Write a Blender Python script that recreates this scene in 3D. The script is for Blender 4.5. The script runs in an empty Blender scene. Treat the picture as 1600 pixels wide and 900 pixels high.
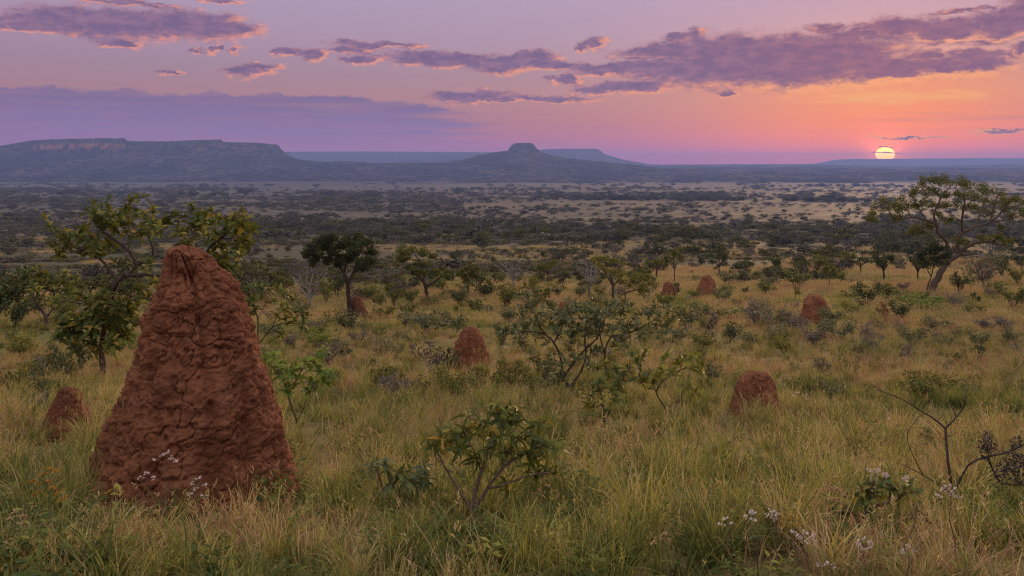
import bpy, math, random
import numpy as np
from mathutils import Vector, Matrix, Euler

sc = bpy.context.scene
COL = sc.collection
rnd = random.Random(11)
rng = np.random.default_rng(11)

# ------------------------------------------------------------------ camera, exposure
FOC = 28.0
F = FOC / 36.0 * 1600.0          # focal length in photograph pixels
YH = 256.0                       # photograph row of the true horizon
CZ = 1.65                        # eye height above the ground under the camera
cam_data = bpy.data.cameras.new('camera')
cam = bpy.data.objects.new('camera', cam_data)
COL.objects.link(cam)
cam.location = (0, 0, CZ)
cam.rotation_euler = (math.radians(90), 0, 0)
cam_data.lens = FOC
cam_data.sensor_width = 36.0
cam_data.shift_y = -(450 - YH) / 1600.0
cam_data.clip_start = 0.05
cam_data.clip_end = 120000
sc.camera = cam
vs = sc.view_settings
vs.view_transform = 'Standard'
vs.look = 'None'
vs.exposure = 0.0
vs.gamma = 1.0
sc.render.engine = 'CYCLES'
cy = sc.cycles
cy.max_bounces = 4
cy.diffuse_bounces = 3
cy.glossy_bounces = 1
cy.transmission_bounces = 3
cy.transparent_max_bounces = 8
cy.volume_bounces = 0
cy.use_denoising = True
cy.denoising_input_passes = 'RGB_ALBEDO_NORMAL'
cy.denoising_prefilter = 'NONE'
cy.filter_width = 1.1
cy.sample_clamp_indirect = 4.0
cy.caustics_reflective = False
cy.caustics_refractive = False

def lin(r, g, b, k=1.0):
    o = []
    for c in (r, g, b):
        c = c / 255.0
        o.append((c / 12.92 if c <= 0.04045 else ((c + 0.055) / 1.055) ** 2.4) * k)
    return (o[0], o[1], o[2], 1.0)

def az_el(px, py):
    az = math.atan((px - 800) / F)
    el = math.atan((YH - py) / F * math.cos(az))
    return math.degrees(az), math.degrees(el)

# ------------------------------------------------------------------ node helper
class Sock:
    """A socket (or number) of a node tree with arithmetic."""
    def __init__(s, g, x): s.g = g; s.x = x
    def _m(s, op, *a): return s.g.math(op, s, *a)
    def __add__(s, o): return s._m('ADD', o)
    __radd__ = __add__
    def __sub__(s, o): return s._m('SUBTRACT', o)
    def __rsub__(s, o): return s.g.math('SUBTRACT', o, s)
    def __mul__(s, o): return s._m('MULTIPLY', o)
    __rmul__ = __mul__
    def __truediv__(s, o): return s._m('DIVIDE', o)

class Graph:
    def __init__(s, nt): s.nt = nt; s.N = nt.nodes; s.L = nt.links
    def new(s, t, **k):
        n = s.N.new(t)
        for a, v in k.items(): setattr(n, a, v)
        return n
    def put(s, sock, v):
        if isinstance(v, Sock): s.L.new(v.x, sock)
        elif v is not None: sock.default_value = v
    def math(s, op, *a, clamp=False):
        n = s.new('ShaderNodeMath', operation=op, use_clamp=clamp)
        for i, v in enumerate(a): s.put(n.inputs[i], v)
        return Sock(s, n.outputs[0])
    def vmath(s, op, *a, out=0):
        n = s.new('ShaderNodeVectorMath', operation=op)
        for i, v in enumerate(a): s.put(n.inputs[i], v)
        return Sock(s, n.outputs[out])
    def length(s, a): return s.vmath('LENGTH', a, out=1)
    def sep(s, v):
        n = s.new('ShaderNodeSeparateXYZ'); s.put(n.inputs[0], v)
        return [Sock(s, o) for o in n.outputs]
    def comb(s, x, y, z):
        n = s.new('ShaderNodeCombineXYZ')
        for i, v in enumerate((x, y, z)): s.put(n.inputs[i], v)
        return Sock(s, n.outputs[0])
    def noise(s, vec, scale=1.0, detail=4.0, rough=0.55, dist=0.0):
        n = s.new('ShaderNodeTexNoise'); s.put(n.inputs['Vector'], vec)
        n.inputs['Scale'].default_value = scale; n.inputs['Detail'].default_value = detail
        n.inputs['Roughness'].default_value = rough; n.inputs['Distortion'].default_value = dist
        return Sock(s, n.outputs[0])
    def smooth(s, v, a, b, to0=0.0, to1=1.0):
        n = s.new('ShaderNodeMapRange', interpolation_type='SMOOTHSTEP')
        s.put(n.inputs[0], v)
        for i, x in zip((1, 2, 3, 4), (a, b, to0, to1)): s.put(n.inputs[i], x)
        return Sock(s, n.outputs[0])
    def mix(s, f, a, b, blend='MIX'):
        n = s.new('ShaderNodeMix', data_type='RGBA', blend_type=blend)
        s.put(n.inputs[0], f); s.put(n.inputs[6], a); s.put(n.inputs[7], b)
        return Sock(s, n.outputs[2])
    def ramp(s, f, stops, interp='LINEAR'):
        n = s.new('ShaderNodeValToRGB'); s.put(n.inputs[0], f)
        cr = n.color_ramp; cr.interpolation = interp
        while len(cr.elements) > 1: cr.elements.remove(cr.elements[-1])
        cr.elements[0].position = stops[0][0]; cr.elements[0].color = stops[0][1]
        for p, c in stops[1:]:
            e = cr.elements.new(p); e.color = c
        return Sock(s, n.outputs[0])
    def attr(s, name, kind='GEOMETRY', out='Fac'):
        n = s.new('ShaderNodeAttribute', attribute_name=name, attribute_type=kind)
        return Sock(s, n.outputs[out])

# ------------------------------------------------------------------ sun and sky
SUN_AZ, SUN_EL = az_el(1383, 241)
sun_data = bpy.data.lights.new('sun_light', 'SUN')
sun_data.energy = 4.0
sun_data.color = (1.0, 0.60, 0.32)
sun_data.angle = math.radians(1.5)
sun_light = bpy.data.objects.new('sun_light', sun_data)
COL.objects.link(sun_light)
SUN_DIR = Vector((math.sin(math.radians(SUN_AZ)) * math.cos(math.radians(SUN_EL)),
                  math.cos(math.radians(SUN_AZ)) * math.cos(math.radians(SUN_EL)),
                  math.sin(math.radians(SUN_EL))))
LAMP_EL = math.radians(3.0)      # raised above the disc: less lost to haze, more light on the ground
LAMP_DIR = Vector((math.sin(math.radians(SUN_AZ)) * math.cos(LAMP_EL), math.cos(math.radians(SUN_AZ)) * math.cos(LAMP_EL), math.sin(LAMP_EL)))
sun_light.rotation_euler = (-LAMP_DIR).to_track_quat('-Z', 'Y').to_euler()

# clouds as they stand in the photograph: centre x, y and half sizes in photograph pixels -> angles
CLOUDS = [
    (40, 30, 48, 10), (120, 32, 75, 15), (215, 40, 110, 17), (300, 40, 75, 17), (365, 48, 42, 9), (60, 44, 70, 5),
    (185, 66, 32, 6), (200, 5, 75, 4), (345, 3, 35, 2.5), (385, 112, 27, 8), (410, 104, 22, 3.5), (265, 111, 20, 3),
    (340, 76, 7, 6), (311, 80, 14, 3), (366, 78, 7, 4), (495, 86, 20, 8), (453, 82, 22, 5), (590, 70, 62, 5), (545, 78, 30, 4),
    (577, 93, 34, 6), (655, 92, 48, 9), (715, 96, 70, 8), (788, 101, 62, 10), (835, 90, 34, 7), (745, 150, 66, 7),
    (905, 75, 12, 6), (928, 70, 18, 7), (855, 155, 62, 4), (890, 125, 24, 6), (865, 104, 60, 5), (790, 160, 20, 2),
    (1050, 85, 80, 12), (1150, 82, 120, 20), (1255, 86, 150, 24), (1120, 112, 115, 18), (1250, 110, 160, 22),
    (1400, 112, 90, 15), (1500, 106, 70, 11), (960, 108, 62, 7), (1010, 108, 50, 10), (985, 136, 62, 7), (1140, 147, 14, 4), (935, 140, 40, 4),
    (1290, 42, 22, 8), (1060, 60, 22, 7), (1087, 57, 11, 8), (1350, 52, 45, 12), (1405, 44, 62, 18), (1475, 50, 62, 19),
    (1560, 42, 50, 24), (1595, 18, 44, 26), (1455, 88, 32, 7), (1525, 86, 36, 8), (1597, 78, 24, 11), (1500, 16, 40, 4),
    (1425, 214, 55, 1.5), (1570, 204, 42, 2.4),
]
world = bpy.data.worlds.new('World')
sc.world = world
world.use_nodes = True
world.node_tree.nodes.clear()
w = Graph(world.node_tree)
tc = w.new('ShaderNodeTexCoord')
dirv = Sock(w, tc.outputs['Generated'])
dx, dy, dz = w.sep(dirv)
az = w.math('ARCTAN2', dx, dy) * 57.29578
el = w.math('ARCSINE', dz) * 57.29578
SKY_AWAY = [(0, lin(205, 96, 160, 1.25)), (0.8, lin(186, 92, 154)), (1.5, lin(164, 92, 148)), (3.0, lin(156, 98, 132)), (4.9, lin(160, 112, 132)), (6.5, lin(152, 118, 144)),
            (8.5, lin(160, 130, 160)), (11.6, lin(166, 142, 174)), (24, lin(202, 186, 198)), (45, lin(240, 230, 228, 1.12)), (90, lin(255, 250, 244, 1.15))]  # upper stops of both ramps brightened past the sky in view to light the ground
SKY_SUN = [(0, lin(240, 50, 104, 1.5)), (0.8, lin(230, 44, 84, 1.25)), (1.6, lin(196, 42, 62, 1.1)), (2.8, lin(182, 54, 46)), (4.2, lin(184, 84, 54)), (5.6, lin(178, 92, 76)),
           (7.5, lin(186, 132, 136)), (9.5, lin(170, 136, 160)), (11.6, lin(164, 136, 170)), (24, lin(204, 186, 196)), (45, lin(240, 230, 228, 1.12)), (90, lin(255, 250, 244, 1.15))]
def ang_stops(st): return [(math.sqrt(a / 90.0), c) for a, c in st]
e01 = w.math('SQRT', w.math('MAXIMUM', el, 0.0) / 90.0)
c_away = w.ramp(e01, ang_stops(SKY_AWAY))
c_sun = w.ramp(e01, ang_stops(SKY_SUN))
daz = (az - SUN_AZ) / 11.0
gaz = w.math('EXPONENT', w.math('MULTIPLY', daz, daz) * -1.0)
daz2 = (az - SUN_AZ) / 34.0
gaz2 = w.math('EXPONENT', w.math('MULTIPLY', daz2, daz2) * -1.0)
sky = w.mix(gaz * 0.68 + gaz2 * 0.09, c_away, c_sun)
nish = w.new('ShaderNodeTexSky', sky_type='NISHITA', sun_disc=False)
nish.sun_elevation = math.radians(max(SUN_EL, 0.5)); nish.sun_rotation = math.radians(SUN_AZ)
sky = w.vmath('MULTIPLY_ADD', Sock(w, nish.outputs[0]), (0.05, 0.05, 0.05), sky)
# tight glow around the low sun
pv = w.comb(az, el, 0.0)
ds = w.length(w.vmath('MULTIPLY', w.vmath('SUBTRACT', pv, (SUN_AZ, SUN_EL, 0)), (0.50, 1.0, 1.0)))
glow = w.math('EXPONENT', ds * -0.85)
sky = w.mix(w.math('MULTIPLY', glow, 0.66), sky, (1.0, 0.20, 0.06, 1))
ds2 = w.length(w.vmath('MULTIPLY', w.vmath('SUBTRACT', pv, (SUN_AZ, SUN_EL, 0)), (0.85, 1.1, 1.0)))
sky = w.mix(w.math('EXPONENT', ds2 * -1.7) * 0.9, sky, (7.0, 1.15, 0.06, 1))
# thin strata low in the sky
strat = w.noise(w.vmath('MULTIPLY', pv, (0.05, 1.1, 1.0)), 1.0, 4.0, 0.6)
strat_m = w.math('MULTIPLY', w.smooth(strat, 0.52, 0.72), w.smooth(el, 9.0, 2.5))
sky = w.mix(strat_m * 0.22, sky, lin(150, 112, 150))

def noise3(p, stretch, scale, detail, rough):
    n = w.new('ShaderNodeTexNoise'); w.put(n.inputs['Vector'], w.vmath('MULTIPLY', p, stretch))
    n.inputs['Scale'].default_value = scale; n.inputs['Detail'].default_value = detail; n.inputs['Roughness'].default_value = rough
    return w.vmath('SUBTRACT', Sock(w, n.outputs[1]), (0.5, 0.5, 0.5))

def cloud_field(p):
    """distance to the nearest cloud ellipse (1 = its rim); the sky is warped at three scales so that rims fray"""
    q = w.vmath('MULTIPLY_ADD', noise3(p, (0.45, 1.0, 1.0), 0.9, 3.0, 0.55), (3.0, 1.0, 0.0), p)
    q = w.vmath('MULTIPLY_ADD', noise3(p, (0.6, 1.0, 1.0), 3.2, 5.0, 0.66), (1.25, 0.62, 0.0), q)
    d = None
    for cx, cyy, rx, ry in CLOUDS:
        a, e = az_el(cx, cyy)
        a1, _ = az_el(cx + rx, cyy); _, e1 = az_el(cx, cyy - ry)
        ra, re = abs(a1 - a) * 1.02, abs(e1 - e) * (1.22 if cx < 1270 or cyy > 80 else 0.98)
        n = w.new('ShaderNodeVectorMath', operation='MULTIPLY_ADD')
        w.put(n.inputs[0], q)
        n.inputs[1].default_value = (1 / ra, 1 / re, 1)
        n.inputs[2].default_value = (-a / ra, -e / re, 0)
        l = w.length(Sock(w, n.outputs[0]))
        if d is None: d = l
        else: d = w.math('SMOOTH_MIN', d, l, 0.22)
    n1 = w.noise(w.vmath('MULTIPLY', p, (0.5, 1.0, 1.0)), 1.3, 6.0, 0.62, 0.0)
    return d + (n1 - 0.5) * 1.5

sdir = w.vmath('NORMALIZE', w.vmath('SUBTRACT', (SUN_AZ, SUN_EL - 2.0, 0), pv))
D0 = cloud_field(pv)
D1 = cloud_field(w.vmath('MULTIPLY_ADD', sdir, (0.55, 0.50, 0), pv))
cv = w.noise(w.vmath('MULTIPLY', pv, (0.4, 1.0, 1.0)), 1.9, 6.0, 0.66)
dens = w.smooth(D0, 1.62, 0.78)
lit = w.math('MULTIPLY', D1 - D0, 1.9, clamp=True)
rim = w.math('MULTIPLY', w.math('MULTIPLY', lit, w.smooth(D0, 0.42, 0.98)) * 1.35 + w.smooth(D0, 0.85, 1.45) * 0.40, w.smooth(cv, 0.30, 0.60, 0.55, 1.0), clamp=True)
c_core = w.mix(gaz, lin(116, 92, 130), lin(128, 88, 120))
c_rim = w.mix(gaz * 0.8 + gaz2 * 0.2, lin(238, 152, 126), w.mix(w.smooth(el, 9.0, 4.0), (0.95, 0.40, 0.22, 1), (1.15, 0.44, 0.13, 1)))
c_core = w.mix(w.smooth(cv, 0.38, 0.66) * 0.60, c_core, w.mix(gaz, lin(168, 122, 146), lin(176, 112, 122)))
cloud = w.mix(rim, c_core, c_rim)
sky = w.mix(dens * 0.92, sky, cloud)
# golden streaks under the great cloud
a0, e0 = az_el(1385, 152)
gs = w.length(w.vmath('MULTIPLY', w.vmath('SUBTRACT', pv, (a0, e0, 0)), (1 / 7.0, 1 / 0.62, 1.0)))
gn = w.noise(w.vmath('MULTIPLY', pv, (0.35, 3.2, 1.0)), 1.0, 5.0, 0.6)
gm = w.math('MULTIPLY', w.smooth(gs + (gn - 0.5) * 2.6, 1.0, 0.1), 1.0 - dens)
sky = w.mix(gm * 0.8, sky, (1.1, 0.48, 0.13, 1))
# the long flat violet bank low on the away side
bn = w.noise(w.vmath('MULTIPLY', pv, (0.5, 0.9, 1.0)), 0.9, 5.0, 0.6)
bt = el + (bn - 0.5) * 1.5 + w.smooth(az, -12.0, -2.5, 0.0, 0.9)
bs0 = w.noise(w.vmath('MULTIPLY', pv, (0.08, 2.2, 1.0)), 0.9, 5.0, 0.6)
bank = w.math('MULTIPLY', w.smooth(bt, 4.86, 4.62), w.smooth(el, 0.6, 2.6))
bank = w.math('MULTIPLY', bank, w.smooth(az + (bs0 - 0.5) * 16.0, -1.0, -6.5))
bs = w.noise(w.vmath('MULTIPLY', pv, (0.10, 1.6, 1.0)), 1.1, 5.0, 0.6)
bank = w.math('MULTIPLY', bank, w.smooth(bs, 0.28, 0.62, 0.50, 0.90))
sky = w.mix(bank, sky, w.mix(w.smooth(el, 2.0, 4.6), lin(136, 114, 164), lin(124, 104, 148)))
# loose clouds in the rest of the sky (same kind, outside the picture)
on = w.noise(w.vmath('MULTIPLY', dirv, (1.0, 1.0, 2.2)), 3.0, 6.0, 0.6)
om = w.math('MULTIPLY', w.smooth(on, 0.60, 0.70), w.math('MAXIMUM', w.smooth(el, 13.0, 19.0), w.smooth(w.math('ABSOLUTE', az), 37.0, 46.0)))
sky = w.mix(om * 0.5, sky, lin(150, 128, 160))
# below the horizon: the dull tone of the land
sky = w.mix(w.smooth(el, 0.0, -1.2), sky, (0.075, 0.062, 0.05, 1))
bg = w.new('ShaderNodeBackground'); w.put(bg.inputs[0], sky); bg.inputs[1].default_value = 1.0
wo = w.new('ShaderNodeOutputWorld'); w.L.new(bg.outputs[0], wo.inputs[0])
world.cycles.sampling_method = 'MANUAL'
world.cycles.sample_map_resolution = 512

# ------------------------------------------------------------------ numpy noise
def _hash(ix, iy, iz, seed):
    h = (ix.astype(np.int64) * 374761393 + iy.astype(np.int64) * 668265263 + iz.astype(np.int64) * 2147483647 + seed * 1274126177) & 0xFFFFFFFF
    h = ((h ^ (h >> 13)) * 1274126177) & 0xFFFFFFFF
    h = ((h ^ (h >> 16)) * 2246822519) & 0xFFFFFFFF
    return ((h ^ (h >> 15)) & 0xFFFFFF) / float(0xFFFFFF)
def vnoise(p, seed=0):
    p = np.asarray(p, float)
    i = np.floor(p); f = p - i; f = f * f * f * (f * (f * 6 - 15) + 10)
    out = 0
    for a in (0, 1):
        wa = f[:, 0] if a else 1 - f[:, 0]
        for b in (0, 1):
            wb = f[:, 1] if b else 1 - f[:, 1]
            for c in (0, 1):
                wc = f[:, 2] if c else 1 - f[:, 2]
                out = out + wa * wb * wc * _hash(i[:, 0] + a, i[:, 1] + b, i[:, 2] + c, seed)
    return out * 2 - 1
def fbm(p, octv=4, seed=0, gain=0.5):
    p = np.asarray(p, float); a = 1.0; s = 0; t = 0
    for k in range(octv):
        s = s + a * vnoise(p * (2.03 ** k) + 17.3 * k, seed + k); t += a; a *= gain
    return s / t
def worley(p, seed=0):
    p = np.asarray(p, float); i = np.floor(p)
    f1 = np.full(len(p), 9.0); f2 = np.full(len(p), 9.0)
    for a in (-1, 0, 1):
        for b in (-1, 0, 1):
            for c in (-1, 0, 1):
                x, y, z = i[:, 0] + a, i[:, 1] + b, i[:, 2] + c
                d = np.sqrt((x + _hash(x, y, z, seed) - p[:, 0]) ** 2 + (y + _hash(x, y, z, seed + 5) - p[:, 1]) ** 2 + (z + _hash(x, y, z, seed + 9) - p[:, 2]) ** 2)
                n = d < f1
                f2 = np.where(n, f1, np.minimum(f2, d)); f1 = np.where(n, d, f1)
    return f1, f2

# ------------------------------------------------------------------ the lie of the land
# photograph row -> distance, along the line of sight (a hillside that falls away to a plain)
_PY = np.array([1400, 1050, 900, 800, 700, 650, 600, 560, 530, 500, 475, 455, 435, 420, 400, 380, 360, 340, 320, 305, 290, 285], float)
_D = np.array([1.75, 2.65, 3.5, 4.8, 7.5, 10, 14, 19.5, 25, 34, 44, 56, 72, 95, 160, 250, 380, 600, 950, 1500, 2700, 3300], float)
_lt = np.linspace(math.log(1.75), math.log(3300), 600)
_py = np.interp(_lt, np.log(_D), _PY)
_k = np.ones(15) / 15
_pys = np.convolve(np.pad(_py, 7, mode='edge'), _k, 'valid')
_pys[:20] = _py[:20]; _pys[-8:] = _py[-8:]
_zt = CZ - (_pys - YH) / F * np.exp(_lt)
def base_z(Y):
    Y = np.asarray(Y, float)
    z = np.interp(np.log(np.maximum(Y, 1.75)), _lt, _zt)
    z = np.where(Y > 3300, _zt[-1] - (Y - 3300) * 0.0006, z)
    near = _zt[0] + (1.75 - Y) * 0.03
    z = np.where(Y < 1.75, np.where(Y < -60, _zt[0] + 1.85 - (Y + 60) * 0.004, near), z)
    return z
def height(X, Y):
    X = np.asarray(X, float); Y = np.asarray(Y, float)
    sh = X.shape; x = X.ravel(); y = Y.ravel()
    z = base_z(y)
    o = np.zeros_like(x)
    z = z + 0.05 * vnoise(np.stack([x / 1.7, y / 1.7, o], 1), 3)
    r = np.clip((y - 8) / 40, 0, 1)
    z = z + 0.30 * r * vnoise(np.stack([x / 14, y / 14, o], 1), 4)
    r2 = np.clip((y - 80) / 300, 0, 1)
    z = z + 0.9 * r2 * vnoise(np.stack([x / 90, y / 90, o], 1), 5)
    return z.reshape(sh)
def hz(x, y): return float(height(np.array([x]), np.array([y]))[0])
def ground(px, py):
    """the ground point that stands at this row and column of the photograph"""
    t = py
    for _ in range(6):
        d = float(np.exp(np.interp(-t, -_pys[::1] if False else -_pys, _lt)))
        X = (px - 800) / F * d
        z = hz(X, d)
        pa = YH + (CZ - z) * F / d
        t = t + (py - pa) * 0.8
    return Vector((X, d, z))

# ------------------------------------------------------------------ mesh helper
class MB:
    def __init__(s): s.v = []; s.t = []; s.q = []; s.a = []; s.b = []; s.n = 0
    def add(s, V, tris=None, quads=None, rnd_=None, along=None):
        V = np.asarray(V, float).reshape(-1, 3)
        if tris is not None and len(tris): s.t.append(np.asarray(tris, np.int64) + s.n)
        if quads is not None and len(quads): s.q.append(np.asarray(quads, np.int64) + s.n)
        s.v.append(V)
        s.a.append(np.zeros(len(V)) if rnd_ is None else np.broadcast_to(np.asarray(rnd_, float), (len(V),)))
        s.b.append(np.zeros(len(V)) if along is None else np.broadcast_to(np.asarray(along, float), (len(V),)))
        s.n += len(V)
    def mesh(s, name, mats, smooth=True, matidx=None):
        me = bpy.data.meshes.new(name)
        V = np.concatenate(s.v) if s.v else np.zeros((0, 3))
        T = np.concatenate(s.t) if s.t else np.zeros((0, 3), np.int64)
        Q = np.concatenate(s.q) if s.q else np.zeros((0, 4), np.int64)
        me.vertices.add(len(V)); me.vertices.foreach_set('co', V.astype(np.float32).ravel())
        idx = np.concatenate([T.ravel(), Q.ravel()]).astype(np.int32)
        me.loops.add(len(idx)); me.loops.foreach_set('vertex_index', idx)
        nf = len(T) + len(Q)
        me.polygons.add(nf)
        st = np.concatenate([np.arange(len(T)) * 3, len(T) * 3 + np.arange(len(Q)) * 4]).astype(np.int32)
        me.polygons.foreach_set('loop_start', st)
        if smooth: me.polygons.foreach_set('use_smooth', np.ones(nf, bool))
        for m in (mats if isinstance(mats, (list, tuple)) else [mats]): me.materials.append(m)
        for nm, arr in (('rnd', s.a), ('along', s.b)):
            at = me.attributes.new(nm, 'FLOAT', 'POINT')
            at.data.foreach_set('value', np.concatenate(arr).astype(np.float32) if arr else np.zeros(0, np.float32))
        me.update(calc_edges=True)
        return me
    def empty(s): return s.n == 0

def link(name, me, parent=None, loc=None, kind=None):
    o = bpy.data.objects.new(name, me); COL.objects.link(o)
    if parent is not None: o.parent = parent
    if loc is not None: o.location = loc
    if kind: o['kind'] = kind
    return o
def thing(name, label, cat, loc=(0, 0, 0), group=None):
    o = bpy.data.objects.new(name, None); COL.objects.link(o)
    o.empty_display_size = 0.1; o.location = loc
    o['label'] = label; o['category'] = cat
    if group: o['group'] = group
    return o
def tag(o, label, cat, group=None):
    o['label'] = label; o['category'] = cat
    if group: o['group'] = group
    return o

def tube(mb, pts, radii, sides=6, rv=0.0, cap=True):
    P = np.asarray([tuple(p) for p in pts], float); R = np.asarray(radii, float)
    n = len(P)
    if len(R) != n: R = np.interp(np.linspace(0, 1, n), np.linspace(0, 1, len(R)), R)
    T = np.gradient(P, axis=0); T /= (np.linalg.norm(T, axis=1, keepdims=True) + 1e-9)
    up = np.array([0.31, 0.17, 0.93]) if abs(T[0, 2]) < 0.9 else np.array([1.0, 0.1, 0.0])
    U = np.zeros_like(P); W = np.zeros_like(P)
    u = up - T[0] * up.dot(T[0]); u /= np.linalg.norm(u)
    for i in range(n):
        u = u - T[i] * u.dot(T[i]); u /= (np.linalg.norm(u) + 1e-9)
        U[i] = u; W[i] = np.cross(T[i], u)
    a = np.arange(sides) * 2 * math.pi / sides
    V = P[:, None, :] + R[:, None, None] * (np.cos(a)[None, :, None] * U[:, None, :] + np.sin(a)[None, :, None] * W[:, None, :])
    V = V.reshape(-1, 3)
    i = np.arange(n - 1)[:, None] * sides; j = np.arange(sides)[None, :]; j2 = (j + 1) % sides
    q = np.stack([i + j, i + j2, i + sides + j2, i + sides + j], -1).reshape(-1, 4)
    tr = None
    if cap:
        V = np.vstack([V, P[-1] + T[-1] * R[-1] * 0.8])
        e = (n - 1) * sides
        tr = [(e + k, e + (k + 1) % sides, n * sides) for k in range(sides)]
    mb.add(V, tr, q, rv)

def catmull(pts, m=4):
    P = [np.asarray(tuple(p), float) for p in pts]
    if len(P) < 3: 
        return [P[0] + (P[-1] - P[0]) * t for t in np.linspace(0, 1, m + 1)]
    P = [2 * P[0] - P[1]] + P + [2 * P[-1] - P[-2]]
    out = []
    for i in range(1, len(P) - 2):
        a, b, c, d = P[i - 1], P[i], P[i + 1], P[i + 2]
        for t in np.linspace(0, 1, m, endpoint=False):
            out.append(0.5 * ((2 * b) + (c - a) * t + (2 * a - 5 * b + 4 * c - d) * t * t + (3 * b - a - 3 * c + d) * t ** 3))
    out.append(P[-2])
    return out

def leaf_cards(mb, B, D, N, L, W, fold=0.18, rv=None):
    """many small leaves: base, two mid corners, tip, folded along the midrib"""
    B = np.asarray(B, float); n = len(B)
    D = D / (np.linalg.norm(D, axis=1, keepdims=True) + 1e-9)
    S = np.cross(D, N); S /= (np.linalg.norm(S, axis=1, keepdims=True) + 1e-9)
    N = np.cross(S, D)
    L = np.broadcast_to(L, (n,))[:, None]; W = np.broadcast_to(W, (n,))[:, None]
    m = B + D * L * 0.52
    V = np.stack([B, m + S * W * 0.5 + N * W * fold, B + D * L - N * L * 0.12, m - S * W * 0.5 + N * W * fold], 1).reshape(-1, 3)
    i = np.arange(n)[:, None] * 4
    T = np.concatenate([i + np.array([[0, 1, 2]]), i + np.array([[0, 2, 3]])], 0)
    r = rng.random(n) if rv is None else np.broadcast_to(rv, (n,))
    mb.add(V, T, None, np.repeat(r, 4))

def unit(a): return a / (np.linalg.norm(a, axis=-1, keepdims=True) + 1e-9)
def rdir(n): return unit(rng.normal(size=(n, 3)))
# ------------------------------------------------------------------ materials
def mat(name):
    m = bpy.data.materials.new(name); m.use_nodes = True
    m.node_tree.nodes.clear()
    return m, Graph(m.node_tree)
def out_surface(g, shader):
    o = g.new('ShaderNodeOutputMaterial'); g.L.new(shader, o.inputs[0])
def principled(g, color, rough=0.8, spec=0.3, normal=None):
    p = g.new('ShaderNodeBsdfPrincipled')
    g.put(p.inputs['Base Color'], color)
    if isinstance(rough, Sock): g.put(p.inputs['Roughness'], rough)
    else: p.inputs['Roughness'].default_value = rough
    p.inputs['Specular IOR Level'].default_value = spec
    if normal is not None: g.put(p.inputs['Normal'], normal)
    return p
def bump(g, h, strength=0.4, dist=0.02):
    b = g.new('ShaderNodeBump'); b.inputs['Strength'].default_value = strength; b.inputs['Distance'].default_value = dist
    g.put(b.inputs['Height'], h)
    return Sock(g, b.outputs[0])
def C(r, g_, b): return (r, g_, b, 1.0)

def leaf_mat(name, stops, trans=0.3, rough=0.62, spec=0.2):
    """leaf tissue: hue varies from leaf to leaf; light passes through"""
    m, g = mat(name)
    oi = g.new('ShaderNodeObjectInfo')
    t = g.math('FRACT', g.attr('rnd') + Sock(g, oi.outputs['Random']) * 1.0)
    col = g.ramp(t, stops)
    p = principled(g, col, rough, spec)
    tr = g.new('ShaderNodeBsdfTranslucent')
    g.put(tr.inputs[0], g.mix(0.4, col, C(0.20, 0.20, 0.035), 'MIX'))
    mx = g.new('ShaderNodeMixShader'); mx.inputs[0].default_value = trans
    g.L.new(p.outputs[0], mx.inputs[1]); g.L.new(tr.outputs[0], mx.inputs[2])
    out_surface(g, mx.outputs[0])
    return m

LEAF = {
    'olive': leaf_mat('olive_leaf', [(0, C(.055, .082, .020)), (.45, C(.095, .120, .026)), (.78, C(.155, .165, .034)), (.94, C(.30, .25, .04)), (1, C(.40, .22, .04))]),
    'yellow': leaf_mat('yellow_green_leaf', [(0, C(.11, .13, .03)), (.5, C(.19, .20, .04)), (.85, C(.29, .26, .045)), (1, C(.36, .27, .05))]),
    'bright': leaf_mat('fresh_green_leaf', [(0, C(.10, .17, .035)), (.6, C(.16, .25, .045)), (.9, C(.26, .29, .05)), (1, C(.32, .29, .05))]),
    'dark': leaf_mat('dark_leaf', [(0, C(.034, .054, .024)), (.6, C(.058, .080, .032)), (1, C(.10, .11, .038))], 0.15),
    'grey': leaf_mat('grey_green_leaf', [(0, C(.080, .10, .045)), (.5, C(.125, .145, .062)), (.82, C(.19, .19, .09)), (1, C(.30, .24, .07))], 0.25, 0.55),
    'blue': leaf_mat('blue_green_leaf', [(0, C(.055, .085, .036)), (.6, C(.090, .125, .048)), (1, C(.17, .17, .06))], 0.2, 0.6),
    'mid': leaf_mat('green_leaf', [(0, C(.060, .090, .026)), (.5, C(.11, .14, .034)), (.82, C(.20, .19, .042)), (1, C(.34, .25, .05))], 0.28),
    'twig': leaf_mat('dry_leaf', [(0, C(.13, .105, .085)), (.6, C(.19, .155, .13)), (1, C(.26, .22, .19))], 0.15, 0.8, 0.1),
    'far': leaf_mat('far_leaf', [(0, C(.054, .064, .038)), (.6, C(.088, .094, .048)), (1, C(.15, .14, .065))], 0.1, 0.8, 0.1),
    'fargrey': leaf_mat('far_grey_leaf', [(0, C(.075, .072, .060)), (.6, C(.11, .10, .082)), (1, C(.15, .135, .11))], 0.1, 0.8, 0.1),
    'farolive': leaf_mat('far_olive_leaf', [(0, C(.060, .068, .028)), (.6, C(.10, .10, .036)), (1, C(.16, .14, .045))], 0.15, 0.8, 0.1),
    'rust': leaf_mat('rust_leaf', [(0, C(.16, .08, .035)), (.6, C(.24, .12, .045)), (1, C(.32, .19, .07))], 0.25, 0.7),
}
def bark_mat(name, a, b):
    m, g = mat(name)
    t = g.new('ShaderNodeTexCoord'); o = Sock(g, t.outputs['Object'])
    n = g.noise(g.vmath('MULTIPLY', o, (9, 9, 3)), 2.0, 5.0, 0.65)
    n2 = g.noise(o, 30.0, 3.0, 0.6)
    p = principled(g, g.mix(g.smooth(n, .35, .68), a, b), 0.9, 0.15, bump(g, n2, 0.5, 0.01))
    out_surface(g, p.outputs[0])
    return m
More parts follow.
